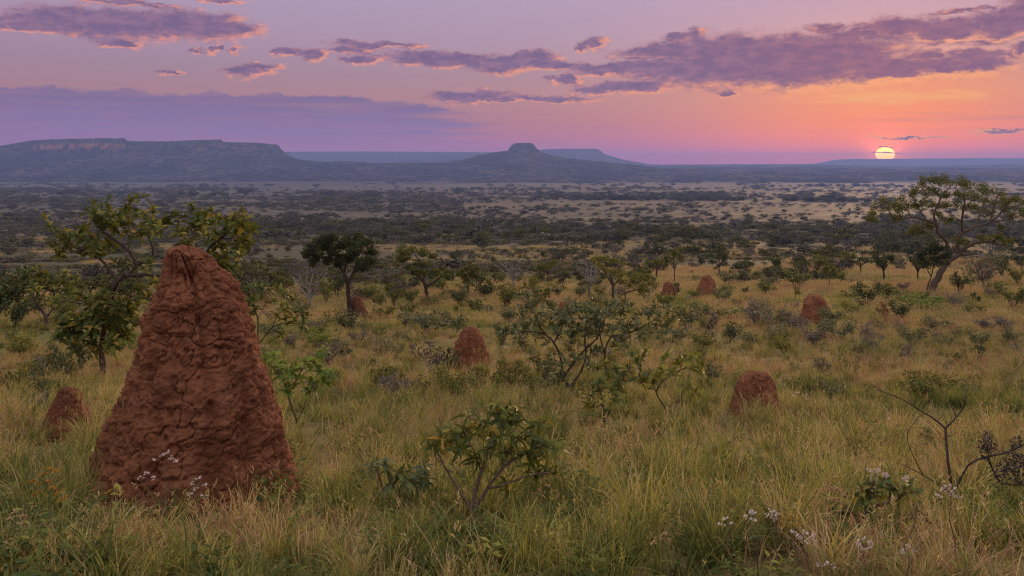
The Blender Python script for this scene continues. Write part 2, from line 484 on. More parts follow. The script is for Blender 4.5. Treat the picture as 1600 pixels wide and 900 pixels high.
BARK = {'dark': bark_mat('dark_bark', C(.045, .032, .024), C(.11, .085, .068)),
        'brown': bark_mat('brown_bark', C(.09, .062, .045), C(.19, .145, .11)),
        'grey': bark_mat('grey_bark', C(.17, .15, .13), C(.36, .33, .30)),
        'red': bark_mat('reddish_stem', C(.12, .055, .035), C(.22, .12, .075))}

def petal_mat(name, stops):
    m, g = mat(name)
    col = g.ramp(g.attr('rnd'), stops)
    p = principled(g, col, 0.7, 0.2); tr = g.new('ShaderNodeBsdfTranslucent'); g.put(tr.inputs[0], col)
    mx = g.new('ShaderNodeMixShader'); mx.inputs[0].default_value = 0.3
    g.L.new(p.outputs[0], mx.inputs[1]); g.L.new(tr.outputs[0], mx.inputs[2]); out_surface(g, mx.outputs[0])
    return m
PETAL = {'white': petal_mat('white_petal', [(0, C(.52, .45, .44)), (.6, C(.72, .64, .62)), (1, C(.85, .78, .76))]),
         'cream': petal_mat('cream_petal', [(0, C(.34, .22, .11)), (.5, C(.55, .38, .20)), (1, C(.74, .56, .36))]),
         'yellow': petal_mat('ochre_petal', [(0, C(.30, .16, .03)), (.6, C(.48, .29, .05)), (1, C(.62, .44, .10))]),
         'brown': petal_mat('brown_seed', [(0, C(.07, .045, .03)), (.6, C(.14, .085, .05)), (1, C(.26, .15, .07))]),
         'dark': petal_mat('dark_seed', [(0, C(.04, .034, .034)), (.6, C(.075, .064, .066)), (1, C(.15, .13, .13))])}

# red termite earth
def earth_mat():
    m, g = mat('red_termite_earth')
    t = g.new('ShaderNodeTexCoord'); o = Sock(g, t.outputs['Object'])
    n1 = g.noise(o, 3.2, 5.0, 0.6); n2 = g.noise(g.vmath('MULTIPLY', o, (1, 1, 2.4)), 15.0, 5.0, 0.62); n3 = g.noise(o, 70.0, 4.0, 0.7)
    c = g.mix(g.smooth(n1, .32, .70), C(.190, .073, .038), C(.285, .115, .058))
    c = g.mix(g.smooth(n2, .50, .72) * 0.55, c, C(.28, .115, .066))
    c = g.mix(g.smooth(n2, .46, .30) * 0.5, c, C(.095, .034, .022))
    n4 = g.noise(g.vmath('MULTIPLY', o, (1, 1, .5)), 5.5, 4.0, 0.6)
    c = g.mix(g.smooth(n4, .54, .70) * 0.55, c, C(.34, .165, .095))
    c = g.mix(g.smooth(n4, .44, .30) * 0.6, c, C(.085, .036, .025))
    c = g.mix(g.smooth(n3, .58, .70) * 0.5, c, C(.33, .17, .11))
    n5 = g.noise(o, 140.0, 3.0, 0.7)
    c = g.mix(g.smooth(n5, .42, .30) * 0.5, c, C(.06, .026, .018))
    oi = g.new('ShaderNodeObjectInfo')
    c = g.mix(Sock(g, oi.outputs['Random']) * 0.40, c, C(.13, .058, .036))
    h = n2 * 0.5 + n3 * 0.35 + n5 * 0.25
    p = principled(g, c, 0.95, 0.1, bump(g, h, 0.9, 0.022))
    out_surface(g, p.outputs[0])
    return m
EARTH = earth_mat()

# soil, thatch and, further off, the open plain with its scrubby patches
def ground_mat():
    m, g = mat('savanna_ground')
    geo = g.new('ShaderNodeNewGeometry'); P = Sock(g, geo.outputs['Position'])
    x, y, z = g.sep(P)
    n1 = g.noise(P, 1.3, 5.0, 0.6); n2 = g.noise(P, 22.0, 4.0, 0.7); n3 = g.noise(P, 0.12, 4.0, 0.6)
    near = g.mix(g.smooth(n1, .35, .65), C(.10, .078, .034), C(.17, .135, .055))
    near = g.mix(g.smooth(n2, .45, .65) * .6, near, C(.22, .18, .08))
    near = g.mix(g.smooth(n3, .45, .60) * .5, near, C(.10, .105, .035))
    ly = g.math('LOGARITHM', g.math('MAXIMUM', y, 5.0), 2.718282)
    u = g.math('DIVIDE', x, g.math('MAXIMUM', y, 5.0))
    q = g.comb(u * 3.4, ly * 5.2, 0.0)
    a = g.noise(q, 1.0, 5.0, 0.62, 0.4)
    b = g.noise(g.comb(u * 26.0, ly * 24.0, 3.0), 1.0, 4.0, 0.65)
    b2 = g.noise(g.comb(u * 70.0, ly * 42.0, 7.0), 1.0, 3.0, 0.7)
    olive, tan, scrub = C(.135, .112, .056), C(.165, .128, .084), C(.080, .070, .050)
    far = g.mix(g.smooth(ly, 5.3, 6.3), olive, tan)
    # the away side of the plain is scrubbier; the side under the sun stays open grass
    side = g.smooth(u, -0.38, 0.05)
    sc_amt = g.smooth(a + side * -0.12, .30, .48)
    far = g.mix(sc_amt * .9, far, C(.110, .094, .076))
    far = g.mix(g.smooth(b, .50, .66) * .55, far, scrub)
    b3 = g.noise(g.comb(u * 150.0, ly * 95.0, 11.0), 1.0, 3.0, 0.7)
    far = g.mix(g.smooth(b2, .54, .70) * .28, far, C(.20, .155, .105))
    far = g.mix(g.smooth(b3, .50, .60) * .7, far, C(.07, .065, .045))
    belt = g.math('MULTIPLY', g.smooth(ly, 5.50, 5.66), g.smooth(ly, 6.30, 6.12))
    far = g.mix(g.math('MULTIPLY', belt, g.smooth(u, -.36, -.24)) * .85, far, C(.07, .064, .045))
    foot = g.math('MULTIPLY', g.smooth(ly, 4.45, 4.65), g.smooth(ly, 5.5, 5.0))
    far = g.mix(foot * .75, far, C(.085, .078, .048))
    col = g.mix(g.smooth(y, 60.0, 115.0), near, far)
    p = principled(g, col, 0.95, 0.05, bump(g, n2, 0.5, 0.03))
    out_surface(g, p.outputs[0])
    return m

def hill_mat(name, cliff, veg_a, veg_b):
    m, g = mat(name)
    geo = g.new('ShaderNodeNewGeometry'); P = Sock(g, geo.outputs['Position'])
    nx, ny, nz = g.sep(Sock(g, geo.outputs['Normal']))
    n1 = g.noise(P, 0.004, 6.0, 0.62); n2 = g.noise(P, 0.03, 5.0, 0.7); n3 = g.noise(g.vmath('MULTIPLY', P, (1, 1, .25)), 0.035, 4.0, 0.6)
    c = g.mix(g.smooth(n1, .38, .62), veg_a, veg_b)
    c = g.mix(g.smooth(n2, .44, .54) * .8, c, C(veg_a[0] * .3, veg_a[1] * .3, veg_a[2] * .3))
    steep = g.math('MULTIPLY', g.smooth(nz, .62, .40), g.smooth(n3, .40, .56))
    c = g.mix(steep, c, cliff)
    p = principled(g, c, 1.0, 0.0, bump(g, n2, 1.0, 30.0))
    out_surface(g, p.outputs[0])
    return m

# ------------------------------------------------------------------ the ground sheet
def build_ground():
    ys = [-3000, -1200, -500, -200, -90, -60, -35, -20, -12, -7, -4, -2, -1, -.4, 0.1]
    y = 0.5
    while y < 13400:
        ys.append(y); y = y * 1.024 + 0.012
    ys = np.array(ys + [13400.0])
    s = np.linspace(-1, 1, 171)
    k = s * 0.55 + 0.45 * s ** 5 + 1.6 * s ** 9
    X = k[None, :] * (np.abs(ys)[:, None] * 1.25 + 7)
    X = np.clip(X, -13600, 13600)
    # keep columns apart where they were clipped
    Y = np.broadcast_to(ys[:, None], X.shape)
    lim = np.linspace(0, 1, 171)[None, :] * 0.01
    X = X + lim
    Z = height(X, Y)
    V = np.stack([X, Y, Z], -1).reshape(-1, 3)
    nr, nc = X.shape
    i = np.arange(nr - 1)[:, None] * nc + np.arange(nc - 1)[None, :]
    q = np.stack([i, i + 1, i + nc + 1, i + nc], -1).reshape(-1, 4)
    mb = MB(); mb.add(V, None, q)
    o = link('ground', mb.mesh('ground', ground_mat()), kind='structure')
    o['label'] = 'grassy hillside falling away to a wide dry plain'
build_ground()

# ------------------------------------------------------------------ mesas and hills on the horizon
def landform(name, label, d_front, d_crest, d_back, crest, cliff, m, seed, step=2.5, rough=1.0, foot_z=None):
    """a real heightfield: talus slope, cliff band, flat top; crest rows are read off the skyline at its distance"""
    cp = np.array(crest, float)
    pxs = np.arange(cp[0, 0], cp[-1, 0] + .1, step)
    cr = np.interp(pxs, cp[:, 0], cp[:, 1])
    cr = cr + 0.5 * rough * fbm(np.stack([pxs / 9.0, pxs * 0, pxs * 0], 1), 4, seed)
    X = (pxs - 800) / F * d_crest
    zc = CZ + (YH - cr) / F * d_crest
    cl = np.interp(pxs, [c[0] for c in cliff], [c[1] for c in cliff])
    nfr, nbk = 60, 14
    tf = np.linspace(0, 1, nfr) ** 0.8
    zb = base_z(np.array([d_front]))[0] - 8 if foot_z is None else foot_z
    L = d_crest - d_front
    Z = np.zeros((nfr + nbk, len(pxs))); Y = np.zeros_like(Z)
    o = np.zeros_like(pxs)
    for r in range(nfr):
        t = tf[r]
        g1 = fbm(np.stack([X / 230.0, o + t * 2.2, o], 1), 5, seed + 20)
        g2 = fbm(np.stack([X / 700.0, o + t * 1.2, o + 5], 1), 4, seed + 30)
        te = np.clip(t + (g1 * 0.10 + g2 * 0.16) * (math.sin(math.pi * min(1, t * 1.02)) if t < 0.99 else 0), 0, 1)
        tal = (te / 0.955).clip(0, 1) ** 1.7 * (1 - cl)
        cf = np.clip((te - 0.955) / 0.035, 0, 1)
        rel = tal + cl * cf
        Z[r] = zb + (zc - zb) * rel + (g1 * 26 + fbm(np.stack([X / 60.0, o + t * 9, o], 1), 3, seed + 40) * 5) * rough * (4 * t * (1 - t))
        Y[r] = d_front + L * t
    for r in range(nbk):
        t = (r + 1) / nbk
        Z[nfr + r] = zc - t * 6 - np.maximum(0, t - .8) * 400
        Y[nfr + r] = d_crest + min(260.0, d_back - d_crest) * t
    XX = X[None] * np.maximum(1.0, Y / d_crest)
    V = np.stack([XX, Y, Z], -1).reshape(-1, 3)
    nr, nc = Z.shape
    i = np.arange(nr - 1)[:, None] * nc + np.arange(nc - 1)[None, :]
    q = np.stack([i, i + 1, i + nc + 1, i + nc], -1).reshape(-1, 4)
    mb = MB(); mb.add(V, None, q)
    ob = link(name, mb.mesh(name, m), kind='structure'); ob['label'] = label
    return ob

HM1 = hill_mat('mesa_rock', C(.46, .20, .12), C(.060, .056, .040), C(.150, .120, .085))
HM2 = hill_mat('hill_scrub', C(.20, .12, .09), C(.060, .058, .044), C(.22, .15, .11))
HM3 = hill_mat('far_rock', C(.20, .12, .11), C(.12, .08, .08), C(.17, .11, .11))
landform('mesa_hill', 'long flat mesa with a reddish cliff rim, fading blue', 3250, 4300, 6500,
         [(-220, 238), (-80, 234), (0, 228), (48, 219.5), (100, 217), (150, 216), (195, 216), (198, 220), (260, 221), (310, 218.5), (345, 218), (350, 222), (400, 223), (434, 226),
          (441, 235), (455, 245), (470, 250), (520, 254), (585, 259), (640, 268), (700, 284)],
         [(-220, .1), (30, .25), (60, .36), (190, .38), (197, .3), (255, .24), (345, .28), (430, .27), (444, .1), (470, .02), (700, 0)], HM1, 3)
landform('butte_hill', 'small flat-topped butte on a long low ridge', 3300, 4700, 6500,
         [(330, 284), (420, 268), (480, 255), (540, 252.5), (600, 255), (690, 254), (725, 250), (752, 242), (775, 238.5), (793, 236), (797, 230), (801, 226), (806, 223.5), (828, 223), (834, 225), (837, 231),
          (846, 238), (862, 243), (885, 247), (920, 251), (980, 256.5), (1030, 262), (1080, 266), (1140, 272), (1200, 284)],
         [(330, 0), (790, .0), (799, .26), (836, .26), (842, .02), (1200, 0)], HM1, 8)
landform('rolling_hill', 'low rolling hills under the setting sun', 3400, 5400, 7500,
         [(820, 276), (900, 268), (980, 263), (1050, 262.5), (1120, 261), (1190, 262), (1250, 260.5), (1320, 262), (1390, 264.5), (1450, 262), (1530, 263), (1620, 261), (1760, 262), (1900, 270)],
         [(820, 0), (1900, 0)], HM2, 15, rough=1.3)
landform('rolling_hill', 'second line of low rolling hills beyond', 5600, 7600, 9000,
         [(900, 262), (1000, 259), (1060, 257.5), (1150, 257), (1280, 257.5), (1400, 259.5), (1500, 258.5), (1600, 256), (1900, 256)],
         [(900, 0), (1900, 0)], HM2, 17, rough=.6)
landform('rolling_hill', 'nearest dark wooded foothills along the edge of the plain', 3050, 3900, 4600,
         [(520, 286), (640, 279), (760, 275), (860, 276), (960, 271), (1080, 273), (1180, 269), (1300, 271.5), (1420, 268), (1540, 271), (1640, 269), (1800, 273), (1950, 280)],
         [(520, 0), (1950, 0)], HM2, 19, rough=1.6)
landform('ridge_hill', 'long level blue ridge between mesa and butte', 7600, 8800, 10500,
         [(300, 239), (445, 237), (560, 236.6), (700, 237.2), (760, 238), (800, 244), (840, 252)],
         [(300, .2), (840, .2)], HM3, 21, step=4, rough=.25)
landform('far_mesa_hill', 'blue flat mesa with a stepped end behind the butte', 7000, 8200, 9600,
         [(700, 246), (760, 238), (820, 235), (850, 233.5), (862, 232.5), (932, 232), (938, 235), (944, 240.5), (955, 244), (972, 249), (1000, 254), (1040, 262)],
         [(700, .1), (830, .25), (930, .4), (945, .2), (970, .05), (1040, 0)], HM3, 25, rough=.3)
landform('plateau_hill', 'faint violet plateau on the skyline below the sun', 11000, 12400, 13300,
         [(-400, 256), (900, 256), (1000, 256.4), (1060, 257), (1180, 256.5), (1270, 256), (1288, 253), (1305, 249.5), (1330, 248.3), (1420, 248), (1520, 247.2), (1700, 247), (2000, 247)],
         [(-400, 0), (1270, .1), (1310, .4), (2000, .4)], HM3, 29, step=5, rough=.25)

# ------------------------------------------------------------------ haze: one even box of air round everything
def build_haze():
    x0, x1, y0, y1, z0, z1 = -14000, 14000, -3400, 13700, -140, 172
    V = [(x, y, z) for z in (z0, z1) for y in (y0, y1) for x in (x0, x1)]
    q = [(0, 2, 3, 1), (4, 5, 7, 6), (0, 1, 5, 4), (2, 6, 7, 3), (0, 4, 6, 2), (1, 3, 7, 5)]
    m, g = mat('evening_air')
    v = g.new('ShaderNodeVolumePrincipled')
    v.inputs['Color'].default_value = (0.31, 0.46, 1.0, 1)
    v.inputs['Density'].default_value = HAZE
    for s_ in ('Density Attribute', 'Color Attribute', 'Temperature Attribute'):
        if s_ in v.inputs: v.inputs[s_].default_value = ''
    v.inputs['Anisotropy'].default_value = 0.1
    o_ = g.new('ShaderNodeOutputMaterial'); g.L.new(v.outputs[0], o_.inputs['Volume'])
    try: m.cycles.homogeneous_volume = True
    except Exception: pass
    mb = MB(); mb.add(V, None, q)
    link('haze', mb.mesh('haze', m, smooth=False), kind='stuff')
HAZE = 1.25e-4
build_haze()

# ------------------------------------------------------------------ the sun's disc, far outside the air
def build_sun():
    dist = 60000.0
    ang = 12.6 / F
    m, g = mat('sun_fire')
    tcs = g.new('ShaderNodeTexCoord'); sx_, sy_, sz_ = g.sep(Sock(g, tcs.outputs['Generated']))
    e = g.new('ShaderNodeEmission'); g.put(e.inputs[0], g.ramp(sz_, [(0.0, C(1.0, .26, .02)), (.25, C(1.0, .46, .05)), (.48, C(1.0, .56, .09)), (.75, C(1.0, .54, .08)), (1.0, C(1.0, .42, .05))])); e.inputs[1].default_value = 6.5
    out_surface(g, e.outputs[0])
    try: m.cycles.emission_sampling = 'NONE'
    except Exception: pass
    bm_v = []; q = []; t = []
    nu, nv = 48, 24
    for i in range(1, nv):
        for j in range(nu):
            a, b = math.pi * i / nv, 2 * math.pi * j / nu
            bm_v.append((math.sin(a) * math.cos(b), math.sin(a) * math.sin(b), math.cos(a) * 0.80))
    for i in range(nv - 2):
        for j in range(nu):
            q.append((i * nu + j, (i + 1) * nu + j, (i + 1) * nu + (j + 1) % nu, i * nu + (j + 1) % nu))
    n = len(bm_v); bm_v += [(0, 0, .80), (0, 0, -.80)]
    for j in range(nu):
        t.append((n, j, (j + 1) % nu)); t.append((n + 1, (nv - 2) * nu + (j + 1) % nu, (nv - 2) * nu + j))
    V = np.array(bm_v) * dist * ang
    mb = MB(); mb.add(V, t, q)
    c = Vector((0, 0, CZ)) + SUN_DIR * dist
    o = link('sun', mb.mesh('sun', m), loc=c)
    tag(o, 'glowing yellow disc of the setting sun just above the plateau', 'sun')
    # two thin bars of cloud crossing the disc
    m2, g2 = mat('cloud_vapour')
    d = g2.new('ShaderNodeBsdfDiffuse'); d.inputs[0].default_value = (.7, .5, .45, 1)
    tr = g2.new('ShaderNodeBsdfTransparent'); tr.inputs[0].default_value = (.75, .34, .10, 1)
    mx = g2.new('ShaderNodeMixShader'); mx.inputs[0].default_value = 0.45
    g2.L.new(tr.outputs[0], mx.inputs[1]); g2.L.new(d.outputs[0], mx.inputs[2]); out_surface(g2, mx.outputs[0])
    mb = MB()
    for (px, py, hw, hh, sl) in ((1384, 238.4, 24, 0.9, .05), (1384, 229.5, 12, 0.8, .12)):
        dd = 56000.0
        a, e_ = az_el(px, py)
        dirv_ = Vector((math.sin(math.radians(a)) * math.cos(math.radians(e_)), math.cos(math.radians(a)) * math.cos(math.radians(e_)), math.sin(math.radians(e_))))
        cc = np.array(Vector((0, 0, CZ)) + dirv_ * dd); sx = np.array((math.cos(math.radians(a)), -math.sin(math.radians(a)), 0.0)); sy = np.array((math.sin(math.radians(a)), math.cos(math.radians(a)), 0.0))
        pts = [cc + sx * (k * hw / F * dd) + np.array((0, 0, 1.0)) * (-k * hw * sl + 0.25 * math.sin(5 * k + px)) / F * dd for k in np.linspace(-1, 1, 17)]
        rr = [max(.04, (1 - abs(k) ** 2.2) * (1 + .25 * math.sin(9 * k + 1))) * hh / F * dd for k in np.linspace(-1, 1, 17)]
        tube(mb, pts, rr, 10)
    link('cloud_wisps', mb.mesh('cloud_wisps', m2), kind='stuff')
build_sun()
# ------------------------------------------------------------------ termite mounds
def mound(label, d_c, outline, depth_ratio, rows, cols, seed, s=1.0, groove=None, group='red termite mounds on the slope', lean=0.0):
    """one lump of hardened earth: outline rows (photograph y, left x, right x) at the distance of its middle, then lumps, ledges and cracks"""
    ol = sorted(outline)
    zs = np.array([CZ + (YH - r[0]) / F * d_c for r in ol]); xl = np.array([(r[1] - 800) / F * d_c for r in ol]); xr = np.array([(r[2] - 800) / F * d_c for r in ol])
    zs, xl, xr = zs[::-1], xl[::-1], xr[::-1]                # bottom to top
    base = np.array([(xl[0] + xr[0]) / 2, d_c, 0.0])
    base[2] = hz(base[0], base[1])
    H = zs[-1] - base[2]
    zb = base[2] - 0.35 * s
    wb = (xr[0] - xl[0]) / 2
    zz = np.concatenate([[zb], zs]); cc = np.concatenate([[(xl[0] + xr[0]) / 2], (xl + xr) / 2]); ww = np.concatenate([[wb * 1.12], (xr - xl) / 2])
    # finer rows near the top so that it closes in a round cap
    v = np.linspace(0, 1, rows); v = 1 - (1 - v) ** 1.35
    zc = zb + (zs[-1] - zb) * v
    C_ = np.interp(zc, zz, cc); W_ = np.interp(zc, zz, ww)
    k = np.ones(9) / 9
    sm = lambda a: np.concatenate([a[:4], np.convolve(a, k, 'valid'), a[-4:]])
    C_ = sm(C_); W_ = sm(W_)
    th = np.arange(cols) * 2 * math.pi / cols
    top_t = np.clip((zs[-1] - zc) / (0.055 * s + 1e-6), 0, 1)
    cap = np.sqrt(np.clip(1 - (1 - top_t) ** 2, 0, 1))
    W_ = W_ * (0.0 + cap)
    px = C_[:, None] + W_[:, None] * np.cos(th)[None] 
    py = base[1] + W_[:, None] * depth_ratio * np.sin(th)[None] * 1.0 + lean * (zc[:, None] - base[2])
    pz = np.broadcast_to(zc[:, None], px.shape)
    P = np.stack([px, py, pz], -1).reshape(-1, 3) - base
    N = np.stack([np.broadcast_to(np.cos(th)[None], px.shape), np.broadcast_to(np.sin(th)[None], px.shape), np.broadcast_to((0.25 + 0.9 * (1 - cap))[:, None], px.shape)], -1).reshape(-1, 3)
    N = unit(N)
    q = P / s
    warp = np.stack([fbm(q * 4 + 3, 3, seed + 60), fbm(q * 4 + 13, 3, seed + 61), fbm(q * 4 + 23, 3, seed + 62)], 1)
    d = 0.075 * fbm(q * 2.6, 4, seed) + 0.030 * fbm(q * np.array([7.5, 7.5, 6.0]), 4, seed + 10)
    # dripping lumps: cells stretched along the fall, ledged sideways
    w1, w2 = worley(q * np.array([9.5, 9.5, 10.5]) + warp * .7, seed + 20)
    d = d + 0.018 * (0.55 - w1) + 0.005 * fbm(q * np.array([13, 13, 30]) + warp * 2, 3, seed + 11)
    v1, v2 = worley(q * np.array([22, 22, 27]) + warp * 1.2, seed + 25)
    d = d + 0.013 * (0.5 - v1)
    lz = q[:, 2] * 13 + 1.6 * fbm(q * np.array([3.5, 3.5, 2.0]) + 31, 3, seed + 50) + 0.8 * fbm(q * 11, 2, seed + 51)
    d = d + 0.006 * (lz - np.floor(lz)) * np.clip(.5 + fbm(q * 3 + 40, 2, seed + 52) * 1.6, 0, 1)
    x1, x2 = worley(q * np.array([44, 44, 66]) + warp * 1.5, seed + 26)
    hh_ = np.clip(.16 - worley(q * 5.5 + 50, seed + 90)[0], 0, .1)
    d = d - hh_ * .30
    d = d + 0.008 * (0.5 - x1)
    crack_m = np.clip(fbm(q * 2.2 + 9, 3, seed + 30) * 1.8 + 0.35, 0, 1)
    d = d - 0.026 * np.exp(-(w2 - w1) * 34) * crack_m
    u1, u2 = worley(q * np.array([4.2, 4.2, 3.6]) + warp * 1.2 + 5, seed + 40)
    d = d - 0.040 * np.exp(-(u2 - u1) * 34) * np.clip(fbm(q * 1.7 + 4, 2, seed + 41) * 2.0 + .1, 0, 1)
    d = d + 0.016 * fbm(q * 30, 3, seed + 12) + 0.006 * fbm(q * 70, 2, seed + 13)
    if groove:
        ang = np.arctan2(P[:, 1], P[:, 0] - np.repeat(C_ - base[0], cols))
        zn = (P[:, 2]) / H
        for (a0, a1, wd, dep) in groove:
            ac = a0 + (a1 - a0) * zn + 0.10 * fbm(np.stack([zn * 5, zn * 0, zn * 0 + a0], 1), 3, seed + 70)
            dd = (ang - ac + math.pi) % (2 * math.pi) - math.pi
            d = d - dep * np.exp(-(dd / wd) ** 2) * np.clip(1.05 - zn * .5, 0, 1)
    tha = np.tile(th, rows)
    d = d + 0.030 * fbm(np.stack([np.cos(tha) * 3.4, np.sin(tha) * 3.4, q[:, 2] * .9], 1) + warp * .25, 4, seed + 77)
    d = d - d.mean() - 0.012
    fade = np.repeat(np.clip(cap, .2, 1), cols)
    P = P + N * (d * s * fade)[:, None]
    i = np.arange(rows - 1)[:, None] * cols; j = np.arange(cols)[None]
    q4 = np.stack([i + j, i + (j + 1) % cols, i + cols + (j + 1) % cols, i + cols + j], -1).reshape(-1, 4)
    tp = P[-cols:].mean(0) + np.array([0, 0, 0.004])
    V = np.vstack([P, tp]); e = (rows - 1) * cols
    tr = [(e + k_, e + (k_ + 1) % cols, rows * cols) for k_ in range(cols)]
    mb = MB(); mb.add(V, tr, q4)
    o = link('termite_mound', mb.mesh('termite_mound', EARTH), loc=Vector(base))
    tag(o, label, 'termite mound', group)
    MOUNDS.append((base[0], base[1], wb * 0.96, wb * depth_ratio * 0.96))
    return o
MOUNDS = []

# ------------------------------------------------------------------ leaves as objects
def leaf_mesh(name, L, W, droop, fold, m, pointed=0.6, n=6, wave=0.0, seed=0):
    """a single big leaf: short stalk, blade folded along the midrib, drooping to its tip; unit length along +Y"""
    r = np.random.default_rng(seed)
    t = np.linspace(0, 1, n + 1)
    prof = np.sin(np.pi * np.clip(t, 0, 1) ** (0.75 + pointed * 0.0)) ** 0.8
    prof = np.where(t < .1, .12, np.maximum(prof, 0.0)); prof[-1] = 0.02
    y = t * L; z = -droop * L * t ** 2 + 0.06 * L * np.sin(t * 3)
    V = []; 
    for i in range(n + 1):
        w_ = W * 0.5 * prof[i]
        wv = wave * L * math.sin(i * 1.9 + seed)
        V += [(-w_, y[i], z[i] + fold * w_ + wv), (0, y[i], z[i]), (w_, y[i], z[i] + fold * w_ - wv)]
    q = []
    for i in range(n):
        a = i * 3
        q += [(a, a + 1, a + 4, a + 3), (a + 1, a + 2, a + 5, a + 4)]
    mb = MB(); mb.add(V, None, q)
    return mb.mesh(name, m)
_LEAFSETS = {}
def leafset(style):
    """five unit-length variants of a leaf; style -> (material, width, droop, fold)"""
    if style not in _LEAFSETS:
        mk, W, dr, fo = {
            'B': ('olive', .40, .18, .35), 'C': ('olive', .36, .30, .35), 'E': ('mid', .38, .25, .35), 'F': ('bright', .34, .18, .3),
            'M': ('olive', .27, .55, .4), 'My': ('yellow', .27, .5, .4), 'N': ('blue', .36, .45, .3), 'L': ('grey', .42, .10, .35), 'L2': ('mid', .42, .25, .3),
            'L3': ('yellow', .50, .20, .3), 'P': ('mid', .50, .30, .3), 'D': ('olive', .42, .25, .3), 'Y': ('yellow', .5, .3, .3)}[style]
        _LEAFSETS[style] = [leaf_mesh('leaf', 1.0, W * (0.85 + .09 * i), dr * (0.5 + .3 * i), fo, LEAF[mk], wave=.012, seed=i) for i in range(5)]
    return _LEAFSETS[style]

def rosette(pos, axis, n, L, droop_ang=(35, 95), r=None):
    """leaf frames spiralling round a shoot tip"""
    r = r or rnd
    ax = Vector(axis).normalized()
    u = ax.orthogonal().normalized(); v = ax.cross(u)
    out = []; a0 = r.random() * 6.28
    for i in range(n):
        a = a0 + i * 2.399963
        e = math.radians(droop_ang[0] + (droop_ang[1] - droop_ang[0]) * (i / max(1, n - 1)) + r.uniform(-12, 12))
        rad = u * math.cos(a) + v * math.sin(a)
        d = (ax * math.cos(e) + rad * math.sin(e)).normalized()
        nrm = (ax * math.sin(e) - rad * math.cos(e)).normalized()
        x = d.cross(nrm).normalized()
        l = L * r.uniform(.72, 1.12) * (0.75 + .25 * i / n)
        p = Vector(pos) - ax * (L * .28 * (i / n))
        M = Matrix(((x.x * l, d.x * l, nrm.x * l, p.x), (x.y * l, d.y * l, nrm.y * l, p.y), (x.z * l, d.z * l, nrm.z * l, p.z), (0, 0, 0, 1)))
        out.append(M)
    return out

# ------------------------------------------------------------------ plants drawn limb by limb
LABELS = []
class Skeleton:
    def __init__(s, base, drift=0.6, seed=1):
        s.g = ground(*base); s.d0 = s.g.y; s.base = base
        s.nodes = []            # px, py, pos(world), radius, depth offset
        s.r = random.Random(seed); s.drift = drift; s.mb = MB()
    def P(s, px, py, off):
        Y = s.d0 + off
        return Vector(((px - 800) / F * Y, Y, CZ + (YH - py) / F * Y))
    def nearest(s, px, py):
        return min(s.nodes, key=lambda n: (n[0] - px) ** 2 + (n[1] - py) ** 2)
    def limb(s, pts, r0, r1, sides=7, drift=None):
        """pts in photograph pixels; radii in metres"""
        off = 0.0
        if s.nodes:
            n = s.nearest(*pts[0])
            if math.hypot(n[0] - pts[0][0], n[1] - pts[0][1]) < 9 * max(1, 12 / s.d0):
                pts = [(n[0], n[1])] + list(pts[1:]); off = n[4]; r0 = min(r0, n[3] * .95)
        else:
            g = s.g
            pts = [(s.base[0], YH + (CZ - (g.z - 0.12)) * F / s.d0)] + list(pts)
        dr = (s.r.uniform(-1, 1) if drift is None else drift) * s.drift
        ln = [0.0]
        for a, b in zip(pts, pts[1:]): ln.append(ln[-1] + math.hypot(a[0] - b[0], a[1] - b[1]))
        W = [s.P(x, y, off + dr * l / F * s.d0) for (x, y), l in zip(pts, ln)]
        C_ = catmull(W, 4)
        n = len(C_)
        for i in range(1, n - 1):
            k = 0.10 * (r0 + r1)
            C_[i] = C_[i] + np.array([s.r.uniform(-k, k), s.r.uniform(-k, k), s.r.uniform(-k, k)])
        R = [r0 + (r1 - r0) * (i / (n - 1)) ** .8 for i in range(n)]
        tube(s.mb, [c - np.array(s.g) for c in C_], R, sides)
        for c, rr in zip(C_, R):
            s.nodes.append(((c[0] / c[1]) * F + 800, YH - (c[2] - CZ) / c[1] * F, Vector(c), rr, c[1] - s.d0))
        return C_
    def twig(s, px, py, r1, spread, bend=.25):
        n = s.nearest(px, py)
        off = n[4] + s.r.uniform(-1, 1) * spread
        T = s.P(px, py, off)
        A = n[2]
        m = (A + T) / 2 + Vector((s.r.uniform(-1, 1), s.r.uniform(-1, 1), s.r.uniform(-.2, 1))) * (T - A).length * bend
        r0 = min(n[3] * .7, r1 * 2.0)
        C_ = catmull([A, m, T], 4)
        tube(s.mb, [c - np.array(s.g) for c in C_], np.linspace(r0, r1 * .6, len(C_)), 5)
        s.nodes.append((px, py, T, r1, off))
        return T, (T - m).normalized()

def plant_root(name, label, cat, sk, group=None):
    return thing(name, label, cat, sk.g, group)

